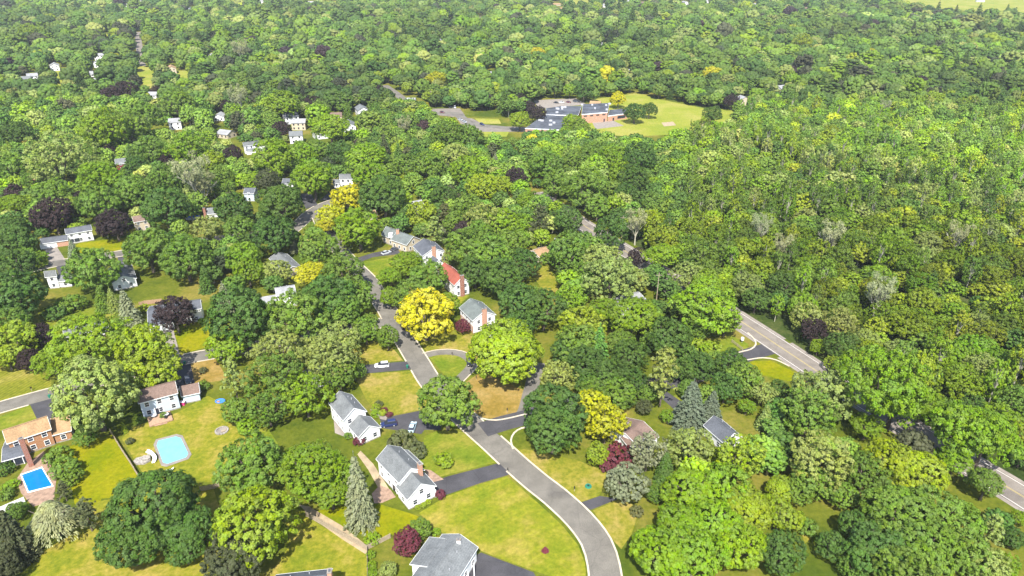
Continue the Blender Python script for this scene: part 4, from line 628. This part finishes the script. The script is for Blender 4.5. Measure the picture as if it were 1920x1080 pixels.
b.build('chute', M['trim'], r2); b = MB(); b.prism([(p.x-2.6+random.uniform(-.3, .3)+2.2*math.cos(k), p.y-0.6+1.6*math.sin(k)) for k in (0, .8, 1.7, 2.6, 3.4, 4.3, 5.3)], 0, 0.5).prism([(p.x-1.8+1.3*math.cos(k), p.y-0.2+1.0*math.sin(k)) for k in (0, 1.1, 2.2, 3.3, 4.4, 5.5)], 0.5, 1.0); b.build('rock_base', M['stone'], r2)
for k in range(5): MB().box(p+Vector((-1.5, 0.9, 0.3+k*0.38)), (0.7, 0.12, 0.06)).build('step', M['metal'], r2)
p = G(362, 408); root = empty('swimming_pool', (p.x, p.y, 0)); tag(root, 'small round blue pool above ground beside a red deck', 'pool'); MB().tube((p.x, p.y, 0), (p.x, p.y, 1.2), 3.4, 3.4, 24).build('pool_wall', M['trim'], root); MB().tube((p.x, p.y, 0.2), (p.x, p.y, 1.22), 3.2, 3.2, 24).build('water', M['wdeep'], root)
c = G(375, 400); MB().box((c.x, c.y, 0.5), (6, 4, 1.0)).build('deck', M['brickr'], root)
# ---- decks, patios, garden things
def simple(name, label, cat, px, py, builder, z=0.0, group=None):
    p = G(px, py); root = empty(name, (p.x, p.y, z)); tag(root, label, cat, group); builder(root, p); return root
def wood_deck(r, p):
    q = [G(x, y) for x, y in [(277, 786), (319, 773), (325, 789), (281, 802)]]; MB().prism([(v.x, v.y) for v in q], 0.15, 0.55).build('platform', M['deck'], r); b = MB()
    for k in range(2): b.box(q[2].lerp(q[3], 0.4+0.2*k)+Vector((0, -0.3, 0.12+0.15*k)), (2.0, 0.35, 0.14), q[3]-q[2])
    b.build('steps', M['deck'], r)
simple('wooden_deck', 'pinkish wooden deck against the pale blue-white house', 'deck', 300, 788, wood_deck)
def table(r, p):
    MB().tube(p+Vector((0, 0, 1.2)), p+Vector((0, 0, 1.26)), 0.8, 0.8, 16).build('tabletop', M['metal'], r)
    for k in range(4): a = k*1.57+.7; MB().tube(p+Vector((.5*math.cos(a), .5*math.sin(a), .55)), p+Vector((.5*math.cos(a), .5*math.sin(a), 1.2)), .04, .04).build('leg', M['metal'], r)
simple('garden_table', 'round grey table on the pinkish wooden deck', 'table', 290, 785, table); simple('garden_table', 'dark outdoor table at the outer end of the wooden deck', 'table', 313, 783, table)
def chair(r, p):
    z = .55; MB().box(p+Vector((0, 0, z+.42)), (.55, .55, .07)).build('seat', M['black'], r); MB().box(p+Vector((0, .27, z+.72)), (.55, .06, .55)).build('backrest', M['black'], r)
    for sx in (-.22, .22):
        for sy in (-.22, .22): MB().box(p+Vector((sx, sy, z+.2)), (.05, .05, .4)).build('leg', M['black'], r)
for x, y, lb in ((307.5, 786, 'left of its table'), (318.5, 782, 'right of its table'), (312, 788, 'in front of its table')): simple('garden_chair', 'black garden chair on the outer deck end, '+lb, 'chair', x, y, chair, 0, 'chairs on the deck')
def fire_pit(r, p):
    b = MB()
    for k in range(14): a = k*.449; b.box(p+Vector((1.6*math.cos(a), 1.6*math.sin(a), .15)), (.6, .45, .35), (-math.sin(a), math.cos(a), 0))
    b.build('stone_ring', M['stone'], r); MB().disc(p, 1.4, 0.06).build('ash_bed', M['pale'], r); MB().box(p+Vector((.7, -.4, .35)), (1.3, .5, .3), (.8, .5, 0)).build('log', M['wood'], r)
simple('fire_pit', 'round ring of stones with pale logs in the yellow lawn', 'fire pit', 416, 808, fire_pit)
def paddling(r, p):
    b = MB()
    for k in range(16): a, c = k*.3927, (k+1)*.3927; b.tube(p+Vector((1.3*math.cos(a), .9*math.sin(a), .22)), p+Vector((1.3*math.cos(c), .9*math.sin(c), .22)), .22, .22, 8, False)
    b.build('inflated_ring', M['bluep'], r); MB().add([(p.x+1.25*math.cos(k*.39), p.y+.85*math.sin(k*.39), .2) for k in range(16)], [tuple(range(16))]).build('floor_sheet', M['bluep'], r); MB().box(p+Vector((-.2, -.7, .5)), (.7, .4, .3)).build('orange_float', M['orangep'], r)
simple('paddling_pool', 'blue inflatable paddling pool with an orange float on the lawn', 'paddling pool', 413, 753, paddling)
def toyhouse(r, p): MB().box(p+Vector((0, 0, .55)), (1.0, .8, 1.1)).build('wall', M['pinkp'], r); MB().prism([(p.x-.65, p.y-.5), (p.x+.65, p.y-.5), (p.x+.65, p.y+.5), (p.x-.65, p.y+.5)], 1.1, 1.25).build('roof', M['trim'], r)
simple('play_house', 'small pink toy house against the brown-roofed garage', 'toy house', 344, 759, toyhouse)
def lounger(r, p): MB().box(p+Vector((0, 0, .32)), (1.5, .65, .08), (.9, .4, 0)).build('seat', M['trim'], r); MB().box(p+Vector((.8, .36, .55)), (.65, .65, .07), (.6, .27, .6)).build('backrest', M['trim'], r); [MB().box(p+Vector((sx, sy, .15)), (.06, .06, .3)).build('leg', M['metal'], r) for sx in (-.6, .5) for sy in (-.3, .3)]
simple('sun_lounger', 'white sun lounger on the lawn below the pale pool', 'sun lounger', 318, 883, lounger)
def patio(pts, mat): return lambda r, p: MB().prism([(v.x, v.y) for v in (G(*k) for k in pts)], 0, 0.06).build('paving', M[mat], r)
simple('patio', 'pinkish paved patio behind the white house with two grey gables', 'patio', 715, 925, patio([(697, 926), (712, 910), (732, 918), (742, 932), (716, 943), (702, 944)], 'paver')); simple('patio', 'pale paved terrace left of the white house with low front garage', 'patio', 632, 800, patio([(625, 780), (640, 787), (668, 818), (655, 822), (628, 812)], 'pale')); simple('patio', 'curved pale front path of the white house with low front garage', 'path', 708, 775, patio([(694, 768), (705, 764), (726, 783), (724, 788), (714, 786)], 'pale'))
simple('patio', 'pinkish front path beside the orange chimney of the white house', 'path', 812, 893, patio([(796, 880), (808, 882), (832, 899), (812, 904), (805, 900)], 'paver'))
def wheelie(r, p): MB().add([(p.x+sx*w_, p.y+sy*w_, z) for z, w_ in ((0.05, .24), (.95, .32)) for sx, sy in ((-1, -1), (1, -1), (1, 1), (-1, 1))], [(0, 1, 5, 4), (1, 2, 6, 5), (2, 3, 7, 6), (3, 0, 4, 7), (3, 2, 1, 0)]).build('body', M['bin'], r); MB().box(p+Vector((0, 0, 1.0)), (.72, .74, .1)).build('lid', M['bin'], r); [MB().tube(p+Vector((s*.3, .26, .12)), p+Vector((s*.36, .26, .12)), .12, .12, 10).build('wheel', M['tyre'], r) for s in (-1, 1)]
for x, y, lb in ((764, 690, 'beside the driveway with the white car'), (94, 746, 'at the kerb by the black driveway on the far left'), (347, 683, 'at the end of the pale driveway opposite the brown-roofed garage')): simple('wheelie_bin', 'green wheelie bin '+lb, 'bin', x, y, wheelie, 0, 'green bins at the kerb')
def mailbox(r, p): MB().box(p+Vector((0, 0, .55)), (.12, .12, 1.1)).build('post', M['wood'], r); b = MB().box(p+Vector((0, 0, 1.2)), (.26, .55, .22)); b.tube(p+Vector((0, -.275, 1.31)), p+Vector((0, .275, 1.31)), .13, .13, 10); b.build('box', M['black'], r); MB().box(p+Vector((.16, .1, 1.35)), (.02, .06, .2)).build('flag', M['tail'], r)
for x, y, lb in ((952, 886, 'at the mouth of the two-gabled white house driveway'), (951, 773, 'on the tan lawn at the side street corner'), (1077, 921, 'on the dry lawn left of the blue-grey tree'), (893, 712, 'beside the round driveway'), (60, 733, 'at the edge of the chequered lawn'), (848, 668, 'on the oval lawn')): simple('mailbox', 'dark mailbox on a post '+lb, 'mailbox', x, y, mailbox, 0, 'mailboxes along the streets')
def lid(r, p): MB().tube(p, p+Vector((0, 0, .3)), .9, .75, 12).build('dome', M['bin'], r); MB().tube(p+Vector((0, 0, .3)), p+Vector((0, 0, .36)), .3, .3, 8).build('cap', M['black'], r)
simple('septic_lid', 'low green domed lid in the dry lawn by the blue-grey tree', 'lid', 1103, 912, lid)
def signwhite(r, p): MB().tube(p, p+Vector((0, 0, 1.3)), .08, .08).build('post', M['metal'], r); MB().tube(p+Vector((0, 0, 1.0)), p+Vector((0, 0, 1.9)), .55, .5, 12).build('drum', M['trim'], r)
simple('white_drum', 'white drum on a post at the corner lawn by the main road', 'drum', 1391, 642, signwhite)
def fence(label, pts, h_, mat, style, name='fence'):
    q = [G(x, y) for x, y in pts]; root = empty(name, q[0].copy()); tag(root, label, 'fence')
    b, pb = MB(), MB()
    for p0, p1 in zip(q, q[1:]):
        d = p1-p0; L = d.length; n = max(1, int(L/2.4))
        for k in range(n+1): c = p0+d*k/n; pb.box(c+Vector((0, 0, h_/2+.05)), (.14, .14, h_+.1), d)
        if style == 'rail':
            for z in (.35, .75, 1.1): b.box((p0+p1)/2+Vector((0, 0, z)), (L, .05, .16), d)
        elif style == 'board':
            m = int(L/.3)
            for k in range(m): b.box(p0+d*(k+.5)/m+Vector((0, 0, h_/2)), (.27, .04, h_-.05+0.05*(k % 2)), d)
        else: b.box((p0+p1)/2+Vector((0, 0, h_/2)), (L, .06, h_-.1), d); b.box((p0+p1)/2+Vector((0, 0, h_)), (L, .12, .1), d)
    b.build('panel', M[mat], root); pb.build('posts', M[mat], root)
fence('long weathered wooden fence between the bright lawn and the pale pool', [(208, 812), (228, 845), (246, 872), (266, 906)], 1.5, 'wood', 'board'); fence('pale wooden fence along the dry lawn behind the grey-green spruce', [(574, 968), (600, 982), (645, 1008), (688, 1032)], 1.6, 'wood', 'board'); fence('short wooden fence between the hedge shrub and the maroon tree', [(688, 1031), (732, 1009)], 1.4, 'wood', 'board'); fence('thin wooden fence running down to the photo edge by the green shrubs', [(689, 1033), (690, 1095)], 1.4, 'wood', 'board')
fence('white vinyl fence below the deep blue pool', [(-12, 969), (20, 955), (48, 943)], 1.8, 'trim', 'panel'); fence('grey board fence between the lumpy dark tree and the yellow-green tree', [(376, 921), (402, 916), (412, 912)], 1.4, 'wood', 'board'); fence('brown board fence on the lawn behind the dark purple tree', [(262, 574), (272, 571), (304, 567)], 1.6, 'deck', 'board'); fence('brown board fence left of the red-topped low wing garden', [(42, 440), (50, 452)], 1.6, 'wood', 'board')
fence('low wooden rail beside the tree at the main road curve', [(1372, 642), (1392, 658)], 1.1, 'wood', 'rail')
def lamppost(r, p): MB().tube(p, p+Vector((0, 0, 13)), .16, .12, 8).build('pole', M['wood'], r); MB().box(p+Vector((0, 0, 12)), (2.4, .12, .14)).build('crossarm', M['wood'], r); [MB().tube(p+Vector((s, 0, 12.07)), p+Vector((s, 0, 12.3)), .06, .04).build('insulator', M['glass'], r) for s in (-1, 0.4, 1)]
for x, y, lb in ((809, 199, 'under the golden tree by the school car park'), (1165, 455, 'at the edge of the main road beyond the purple tree'), (1078, 168, 'behind the school roof'), (1230, 570, 'among the loose olive trees by the main road')): simple('utility_pole', 'tall wooden utility pole '+lb, 'pole', x, y, lamppost, 0, 'utility poles')
# ================================================================ the wood and the far canopy: nearest trees single, the rest one mass
def roadmask(P):
    m = np.full(len(P), 1e9)
    for C, hw in RDC.values():
        A_ = np.array([(c.x, c.y) for c in C[::3]])
        for s in range(0, len(P), 4000): m[s:s+4000] = np.minimum(m[s:s+4000], np.sqrt(((P[s:s+4000, None]-A_[None])**2).sum(2)).min(1)-hw)
    return m
CLEAR_PX = [pts for m, pts in LAWN]+[[(985, 245), (1052, 248), (1092, 230), (1140, 228), (1180, 214), (1180, 198), (1140, 190), (1020, 198), (985, 225)], [(800, 218), (800, 202), (862, 202), (885, 212), (935, 212), (985, 238), (985, 258), (905, 258), (850, 228)], [(1000, 188), (1080, 184), (1100, 196), (1010, 204)]]+[v[0] for v in DRVP.values()]
def ppx(P):
    dz = -H; zc = P[:, 1]*CT-dz*ST; vv = -P[:, 1]*ST-dz*CT; return 960+F*P[:, 0]/zc, 540+F*vv/zc
def inpoly_np(x, y, P):
    c = np.zeros(len(x), bool); n = len(P)
    for i in range(n):
        x1, y1 = P[i]; x2, y2 = P[i-1]
        if y1 == y2: continue
        c ^= ((y1 > y) != (y2 > y)) & (x < (x2-x1)*(y-y1)/(y2-y1)+x1)
    return c
Cmain = np.array([(c.x, c.y) for c in RDC['C'][0]])
def right_of_main(P):
    xs = np.interp(P[:, 1], Cmain[::-1, 1] if Cmain[0, 1] > Cmain[-1, 1] else Cmain[:, 1], Cmain[::-1, 0] if Cmain[0, 1] > Cmain[-1, 1] else Cmain[:, 0]); return P[:, 0]-xs
sp = 8.6; gy = np.arange(95, 2500, sp*0.87); pts = []
for i, y in enumerate(gy):
    hwid = (y*CT+H*ST)/F*960*1.1+40; xs = np.arange(-hwid, hwid, sp)+(i % 2)*sp/2; pts.append(np.stack([xs, np.full(len(xs), y)], 1))
P = np.concatenate(pts); P = P+NR.uniform(-3.1, 3.1, P.shape); px, py = ppx(P); ro = right_of_main(P)
wood = (ro > 7) & (py > 195) & (px > 1000); far = py < 262
FILLPX = [[(-20, 255), (1090, 255), (1180, 480), (1230, 620), (1100, 600), (900, 480), (640, 460), (500, 620), (420, 560), (300, 530), (-20, 470)], [(1190, 690), (1400, 700), (1600, 760), (1920, 960), (1920, 1120), (1180, 1120), (1300, 850)], [(930, 430), (1130, 440), (1330, 600), (1380, 640), (1300, 720), (1250, 760), (1100, 780), (1000, 600)], [(-20, 560), (60, 560), (60, 640), (-20, 680)]]
fill = np.zeros(len(P), bool)
for q_ in FILLPX: fill |= inpoly_np(px, py, q_)
fill &= ~wood & (py >= 255); far &= ro < 1e9
keep = wood | (far & (py < 255)) | fill; fill = fill[keep]; P, px, py, ro, wood = P[keep], px[keep], py[keep], ro[keep], wood[keep]
R = NR.uniform(4.0, 7.4, len(P)); R[wood] = NR.uniform(3.6, 6.2, wood.sum()); R[(NR.uniform(size=len(P)) < 0.12) & ~wood] *= 1.25; R[fill] = NR.uniform(3.0, 5.4, fill.sum()); fr = np.clip((P[:, 1]-650)/500, 0, 1)*~wood; R = R*(1+0.5*fr)
ok = roadmask(P) > np.where(wood, R*0.55, R*0.45)+0.6
# a tree may not stand where the photograph shows lawn, road or house behind its crown
VIS = CLEAR_PX+[[(x-w_*.5, y-5), (x+w_*.5, y-5), (x+w_*.5, y+6), (x-w_*.5, y+6)] for x, y, w_ in FAR]+[[(252, 62), (262, 62), (272, 125), (256, 125)], [(722, 162), (740, 166), (768, 190), (750, 192)], [(1095, 418), (1108, 425), (1116, 438), (1104, 436)], [(1175, 472), (1190, 476), (1190, 490), (1178, 486)], [(1388, 600), (1590, 722), (1575, 738), (1380, 612)]]
dist_ = np.hypot(P[:, 1], H)
for poly_ in VIS:
    ok &= ~inpoly_np(px, py, poly_)
    for hf in (0.7, 1.15, 1.6): ok &= ~inpoly_np(px, py-R*hf*F*np.abs(P[:, 1])/dist_/dist_, poly_)
TA = np.array([(t['x'], t['y'], t['R']) for t in TREES if t['kind'] != 'shrub'])
for s in range(0, len(P), 3000):
    d = np.sqrt(((P[s:s+3000, None]-TA[None, :, :2])**2).sum(2))-0.62*TA[None, :, 2]; ok[s:s+3000] &= d.min(1) > np.where(fill[s:s+3000], 0.62, 0.5)*R[s:s+3000]
for hx, hy, hr in HOUSES:
    c = np.array((hx, hy)); D = np.hypot(*c); u = -c/max(D, 1); rel = P-c; al = rel@u; la = np.abs(rel@np.array([-u[1], u[0]])); front = min(60, 11*D/H*0.72)*(0.4 if D > 700 else 1)
    ok &= ~((la < hr*0.8+R*0.4) & (al > -hr-R*0.6) & (al < front))
P, px, py, ro, wood, R = P[ok], px[ok], py[ok], ro[ok], wood[ok], R[ok]
# far trees stand wider apart: drop those swallowed by a larger neighbour
o_ = np.argsort(-R*NR.uniform(0.7, 1.3, len(P))); cell = {}; kp = np.ones(len(P), bool)
for i in o_:
    if P[i, 1] < 600: continue
    c0 = (int(P[i, 0]//16), int(P[i, 1]//16)); hit = False
    for a_ in (-1, 0, 1):
        for b_ in (-1, 0, 1):
            for j in cell.get((c0[0]+a_, c0[1]+b_), ()):
                if (P[i, 0]-P[j, 0])**2+(P[i, 1]-P[j, 1])**2 < (0.74*(R[i]+R[j]))**2: hit = True; break
    if hit: kp[i] = False
    else: cell.setdefault(c0, []).append(i)
P, px, py, ro, wood, R = P[kp], px[kp], py[kp], ro[kp], wood[kp], R[kp]
# colour and kind follow what grows where in the photograph
n = len(P); u1 = NR.uniform(size=n); base = np.array([TC[c] for c in 'DMGYPTUA'])
lowf = (np.sin(P[:, 0]*0.021+1.3)+np.sin(P[:, 1]*0.017+0.4)+np.sin((P[:, 0]+P[:, 1])*0.011))/3
ci = np.zeros(n, int); kind = np.zeros(n, int)       # kinds: 0 round, 1 airy, 2 poplar, 3 spruce, 4 locust
def choose(mask, probs, kinds):
    m = np.where(mask)[0]; ks = list(probs); pr = np.array([probs[k] for k in ks], float); pr /= pr.sum(); ci[m] = np.array(['DMGYPTUA'.index(k) for k in NR.choice(ks, len(m), p=pr)]); kk = list(kinds); pr = np.array([kinds[k] for k in kk], float); kind[m] = NR.choice(kk, len(m), p=pr/pr.sum())
choose(~wood, dict(D=30, M=46, G=10, P=9, T=4, U=.8, A=.05, Y=1), {0: 66, 1: 22, 3: 3, 4: 9})
choose(wood & (py > 430), dict(G=42, Y=26, M=24, D=3, P=7), {0: 34, 1: 46, 2: 20}); choose(wood & (py > 255) & (py <= 430) & (px > 1290), dict(M=48, P=15, G=26, Y=8, D=6), {2: 48, 1: 34, 0: 18}); choose(wood & (py > 195) & (py <= 430) & (px <= 1290), dict(D=25, M=45, G=26, P=4), {0: 70, 1: 30}); choose(wood & (py <= 255), dict(M=48, D=18, G=20, Y=6, P=8), {0: 55, 1: 30, 2: 15})
ci[(kind == 3) & ~np.isin(ci, (0, 5))] = 0; lx = np.clip(lowf, -1, 1)[:, None]; col = base[ci]*(1+0.12*NR.normal(size=(n, 1))).clip(0.7, 1.35)*(1+np.array([0.07, 0.02, 0.05])*NR.normal(size=(n, 3))).clip(0.85, 1.2)*(1+0.33*lx)
tall = np.where(kind == 2, NR.uniform(1.05, 1.4, n), NR.uniform(0.85, 1.2, n)); R = np.where(kind == 2, R*0.62, R)
# the largest in the picture stand singly
size = R*F/np.hypot(np.hypot(P[:, 0], P[:, 1]), H); nb = sum(1 for t in TREES if t['kind'] in ('round', 'oak', 'airy', 'locust')); order = np.argsort(-np.where(wood, size, 0)); LIM = 150
single = np.zeros(n, bool); single[order[:LIM]] = True
dead = [i for i in order[:LIM] if 250 < py[i] < 620][::14]
KL = ['round', 'airy', 'poplar', 'spruce', 'locust']
for i in order[:LIM]:
    k = 'bare' if i in dead else KL[kind[i]]; TREES.append(dict(kind=k, col='DMGYPTUA'[ci[i]] if k != 'bare' else 'W', R=float(R[i]), zf=float(tall[i]) if k != 'bare' else 1.2, x=float(P[i, 0]), y=float(P[i, 1]), rgb=tuple(col[i]) if k != 'bare' else None, wood=True))
P, R, col, kind, tall = P[~single], R[~single], col[~single], kind[~single], tall[~single]
# the prototypes of the mass: crown and trunk in one mesh; the mass is ONE object that scatters them with geometry nodes
LOW = bpy.data.collections.new('woodland_trees'); names = []
nearw = P[:, 1] < 560
for near_, sets in ((0, (('round', 6, 1500, 0.06), ('airy', 4, 1800, 0.06), ('poplar', 4, 2000, 0.075), ('spruce', 2, 1500, 0.075), ('locust', 2, 1800, 0.055))), (1, (('round', 4, 5200, 0.05), ('airy', 4, 5200, 0.048), ('poplar', 5, 4400, 0.06), ('spruce', 2, 3500, 0.06), ('locust', 2, 5600, 0.046)))):
    for k, var, nq, szq in sets:
        for v in range(var):
            cm = crown(k, nq, szq, M['leafi'], 'woodland_tree', 0.9 if near_ else 0.6); cm = cm if k == 'spruce' or (k == 'poplar' and near_) else with_cores(cm, 0.6 if near_ else (0.98 if v % 2 else 0.86), ZC[k])
            tm = trunk(k, M['palebark'] if near_ else M['bark'], 'woodland_tree'); bm = bmesh.new(); bm.from_mesh(cm); n0 = len(bm.faces); bm.from_mesh(tm); bm.faces.ensure_lookup_table()
            for f in bm.faces[n0:]: f.material_index = 1
            bm.to_mesh(cm); bm.free(); cm.materials.append(M['palebark'] if near_ else M['bark']); nm = 'woodland_tree_%03d' % len(names); names.append((k, near_)); LOW.objects.link(bpy.data.objects.new(nm, cm))
first = {(k, w_): names.index((k, w_)) for k in KL for w_ in (0, 1)}; cnt = {q: names.count(q) for q in first}
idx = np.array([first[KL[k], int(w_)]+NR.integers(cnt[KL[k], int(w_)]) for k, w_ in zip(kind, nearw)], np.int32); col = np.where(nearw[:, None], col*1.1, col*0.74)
me = bpy.data.meshes.new('woodland'); me.vertices.add(len(P)); me.vertices.foreach_set('co', np.concatenate([P, np.full((len(P), 1), -0.05)], 1).astype(np.float32).ravel())
def attr(nm, ty, data, key='value'): a = me.attributes.new(nm, ty, 'POINT'); a.data.foreach_set(key, data.ravel())
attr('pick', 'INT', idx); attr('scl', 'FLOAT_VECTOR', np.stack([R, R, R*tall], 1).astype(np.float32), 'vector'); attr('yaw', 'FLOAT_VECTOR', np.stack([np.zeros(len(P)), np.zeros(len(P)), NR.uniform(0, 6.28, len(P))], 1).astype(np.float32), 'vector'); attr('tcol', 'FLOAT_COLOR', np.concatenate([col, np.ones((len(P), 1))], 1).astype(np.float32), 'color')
wo = link('woodland', me); wo['kind'] = 'stuff'; tag(wo, 'dense green canopy of the wood and of the far tree-filled suburb', 'woodland')
ng = bpy.data.node_groups.new('woodland', 'GeometryNodeTree'); ng.interface.new_socket('Geometry', in_out='INPUT', socket_type='NodeSocketGeometry'); ng.interface.new_socket('Geometry', in_out='OUTPUT', socket_type='NodeSocketGeometry')
gi, go = ng.nodes.new('NodeGroupInput'), ng.nodes.new('NodeGroupOutput'); mp = ng.nodes.new('GeometryNodeMeshToPoints'); ip = ng.nodes.new('GeometryNodeInstanceOnPoints'); ci_ = ng.nodes.new('GeometryNodeCollectionInfo'); ci_.inputs[0].default_value = LOW; ci_.inputs[1].default_value = True; ci_.inputs[2].default_value = True
def named(nm, ty):
    x = ng.nodes.new('GeometryNodeInputNamedAttribute'); x.data_type = ty; x.inputs[0].default_value = nm; return x.outputs[0]
L_ = ng.links.new; L_(gi.outputs[0], mp.inputs[0]); L_(mp.outputs[0], ip.inputs['Points']); L_(ci_.outputs[0], ip.inputs['Instance']); ip.inputs['Pick Instance'].default_value = True; L_(named('pick', 'INT'), ip.inputs['Instance Index']); L_(named('yaw', 'FLOAT_VECTOR'), ip.inputs['Rotation']); L_(named('scl', 'FLOAT_VECTOR'), ip.inputs['Scale']); L_(ip.outputs[0], go.inputs[0])
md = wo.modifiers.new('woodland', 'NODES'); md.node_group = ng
print('woodland', len(P), 'single', len(TREES))
# ================================================================ link every single tree with its crown and trunk, and say which one it is
LM = [(757, 890, 'the white two-gabled house'), (662, 780, 'the white house with a low front garage'), (830, 1040, 'the long grey roof at the street curve'), (312, 745, 'the brown-roofed blue-white house'), (75, 810, 'the orange brick house'), (69, 900, 'the deep blue pool'), (322, 845, 'the pale pool'), (345, 585, 'the house behind the purple tree'), (160, 612, 'the low pale-roofed house'), (895, 590, 'the house with the tall brick chimney'), (852, 520, 'the red-roofed house'), (745, 442, 'the tan house'), (515, 552, 'the pale-roofed two-level house'), (652, 335, 'the grey-roofed house above the golden tree'), (467, 360, 'the pale blue house'), (128, 442, 'the split-level house'), (262, 416, 'the beige house'), (395, 397, 'the small round pool'), (107, 522, 'the two grey roofs on the left'), (478, 272, 'the long white house'), (225, 302, 'the dark red house'), (1190, 808, 'the broad brown roof'), (1372, 818, 'the white-gabled house'), (840, 688, 'the oval lawn'), (930, 745, 'the tan corner lawn'), (950, 970, 'the striped big lawn'), (1080, 220, 'the school'), (1240, 215, 'the playing field'), (1440, 660, 'the main road junction'), (1740, 820, 'the main road gap'), (1890, 910, 'the main road at the photo edge'), (1100, 425, 'the main road beyond the wood edge'), (715, 682, 'the white parked car'), (600, 400, 'the bend of the upper street'), (600, 1000, 'the dry lawn with a fence'), (180, 890, 'the bright lawn'), (40, 715, 'the chequered lawn'), (1020, 515, 'the narrow dry lawn strip'), (262, 95, 'the far straight street'), (740, 175, 'the short far road'), (1780, 10, 'the far tan field'), (850, 210, 'the school car park')]
from collections import defaultdict
ORD = ['', 'second-nearest ', 'third-nearest ', 'fourth-nearest ', 'fifth-nearest ', 'sixth-nearest ', 'seventh-nearest ', 'eighth-nearest ', 'ninth-nearest ', 'tenth-nearest ', 'eleventh-nearest ', 'twelfth-nearest ', 'thirteenth-nearest ', 'fourteenth-nearest ', 'fifteenth-nearest ', 'sixteenth-nearest ', 'seventeenth-nearest ', 'eighteenth-nearest ', 'nineteenth-nearest ', 'twentieth-nearest ']
buck = defaultdict(list)
for t in TREES:
    qx, qy, sc = PX((t['x'], t['y'], ZC[t['kind']]*t['R']*t['zf'])); lm = min(LM, key=lambda l: math.hypot(qx-l[0], (qy-l[1])*1.2)); dx, dy = qx-lm[0], qy-lm[1]; t['d'] = math.hypot(dx, dy); t['qy'] = qy
    rel = ('left of' if dx < 0 else 'right of') if abs(dx) > abs(dy)*1.1 else ('above' if dy < 0 else 'below')
    szw = 'large' if t['R'] > 7 else 'small' if t['R'] < (1.5 if t['kind'] == 'shrub' else 3.6) else ''
    buck[(szw+' '+CN[t['col']]+' '+KN[t['kind']]).strip()+' '+rel+' '+lm[2]].append(t)
for k, L in buck.items():
    L.sort(key=lambda t: t['d'])
    for i, t in enumerate(L): t['label'] = ('nearest ' if len(L) > 1 and i == 0 else ORD[i] if i else '')+k
TN = dict(round='maple_tree', oak='oak_tree', locust='locust_tree', airy='broadleaf_tree', spruce='spruce_tree', pine='pine_tree', poplar='slender_tree', bare='bare_tree', shrub='shrub', weeping='pine_tree', cone='conical_conifer')
GRP = dict(broadleaf_tree='loose-crowned broadleaf trees', maple_tree='round-crowned broadleaf trees', oak_tree='spreading lumpy broadleaf trees', locust_tree='feathery broadleaf trees', golden_tree='golden-leaved trees', purple_tree='purple-leaved trees', spruce_tree='spruces', pine_tree='pines', slender_tree='tall slender trees of the wood', bare_tree='bare-branched trees', shrub='garden shrubs', conical_conifer='small conical conifers')
for i, t in enumerate(TREES):
    nm = TN[t['kind']]
    if nm in ('broadleaf_tree', 'maple_tree', 'oak_tree', 'locust_tree'): nm = {'A': 'golden_tree', 'U': 'purple_tree', 'R': 'purple_tree'}.get(t['col'], nm)
    root = empty(nm, (t['x'], t['y'], 0)); rr = random.Random(i*7+1); cm, tm = rr.choice(PROTO[t['kind']]); root.rotation_euler = (0, 0, rr.uniform(0, 6.28)); root.scale = (t['R'], t['R'], t['R']*t['zf'])
    tag(root, t['label'], 'shrub' if nm == 'shrub' else 'tree', GRP[nm]); vv, hh = rr.uniform(0.88, 1.14), rr.uniform(-0.07, 0.07); c = t.get('rgb') or tuple(x*vv*k_ for x, k_ in zip(TC[t['col']], (1+hh, 1, 1-hh)))
    o = link('crown', cm, root); o.color = (*c, 1); link('trunk', tm, root)
for o in [x for x in S.objects if 'fx' in x]:
    x, y = o['fx']; lm = min([l for l in LM if l[1] < 320], key=lambda l: math.hypot(x-l[0], y-l[1])); dx, dy = x-lm[0], y-lm[1]
    o['lab0'] = f"small far {o['fw']} house with {o['fr']} roof " + (('left of' if dx < 0 else 'right of') if abs(dx) > abs(dy) else ('beyond' if dy < 0 else 'in front of'))+' '+lm[2]; o['dd'] = math.hypot(dx, dy)
bk = defaultdict(list)
for o in S.objects:
    if 'lab0' in o: bk[o['lab0']].append(o)
for k, L in bk.items():
    L.sort(key=lambda o: o['dd'])
    for i, o in enumerate(L): tag(o, (('nearest ' if len(L) > 1 and i == 0 else ORD[i] if i else '')+k), 'house', 'far houses among the trees')
    for o in L:
        for kk in ('fx', 'fw', 'fr', 'lab0', 'dd'): del o[kk]
# ================================================================ the air: one even box of haze round the camera and the whole scene
m = bpy.data.materials.new('haze'); m.use_nodes = True; t = m.node_tree; t.nodes.remove(t.nodes['Principled BSDF']); v = t.nodes.new('ShaderNodeVolumePrincipled'); v.inputs['Color'].default_value = (0.86, 0.92, 1.0, 1); v.inputs['Density'].default_value = HAZE; t.links.new(v.outputs[0], t.nodes['Material Output'].inputs['Volume'])
if HAZE > 0: o = MB().box((0, 1500, 64.5), (8000, 4200, 131)).build('haze', m); o['kind'] = 'stuff'
S.cycles.use_denoising = True; S.cycles.max_bounces = 5; S.cycles.diffuse_bounces = 2; S.cycles.transmission_bounces = 3; S.cycles.volume_bounces = 0; S.cycles.transparent_max_bounces = 4
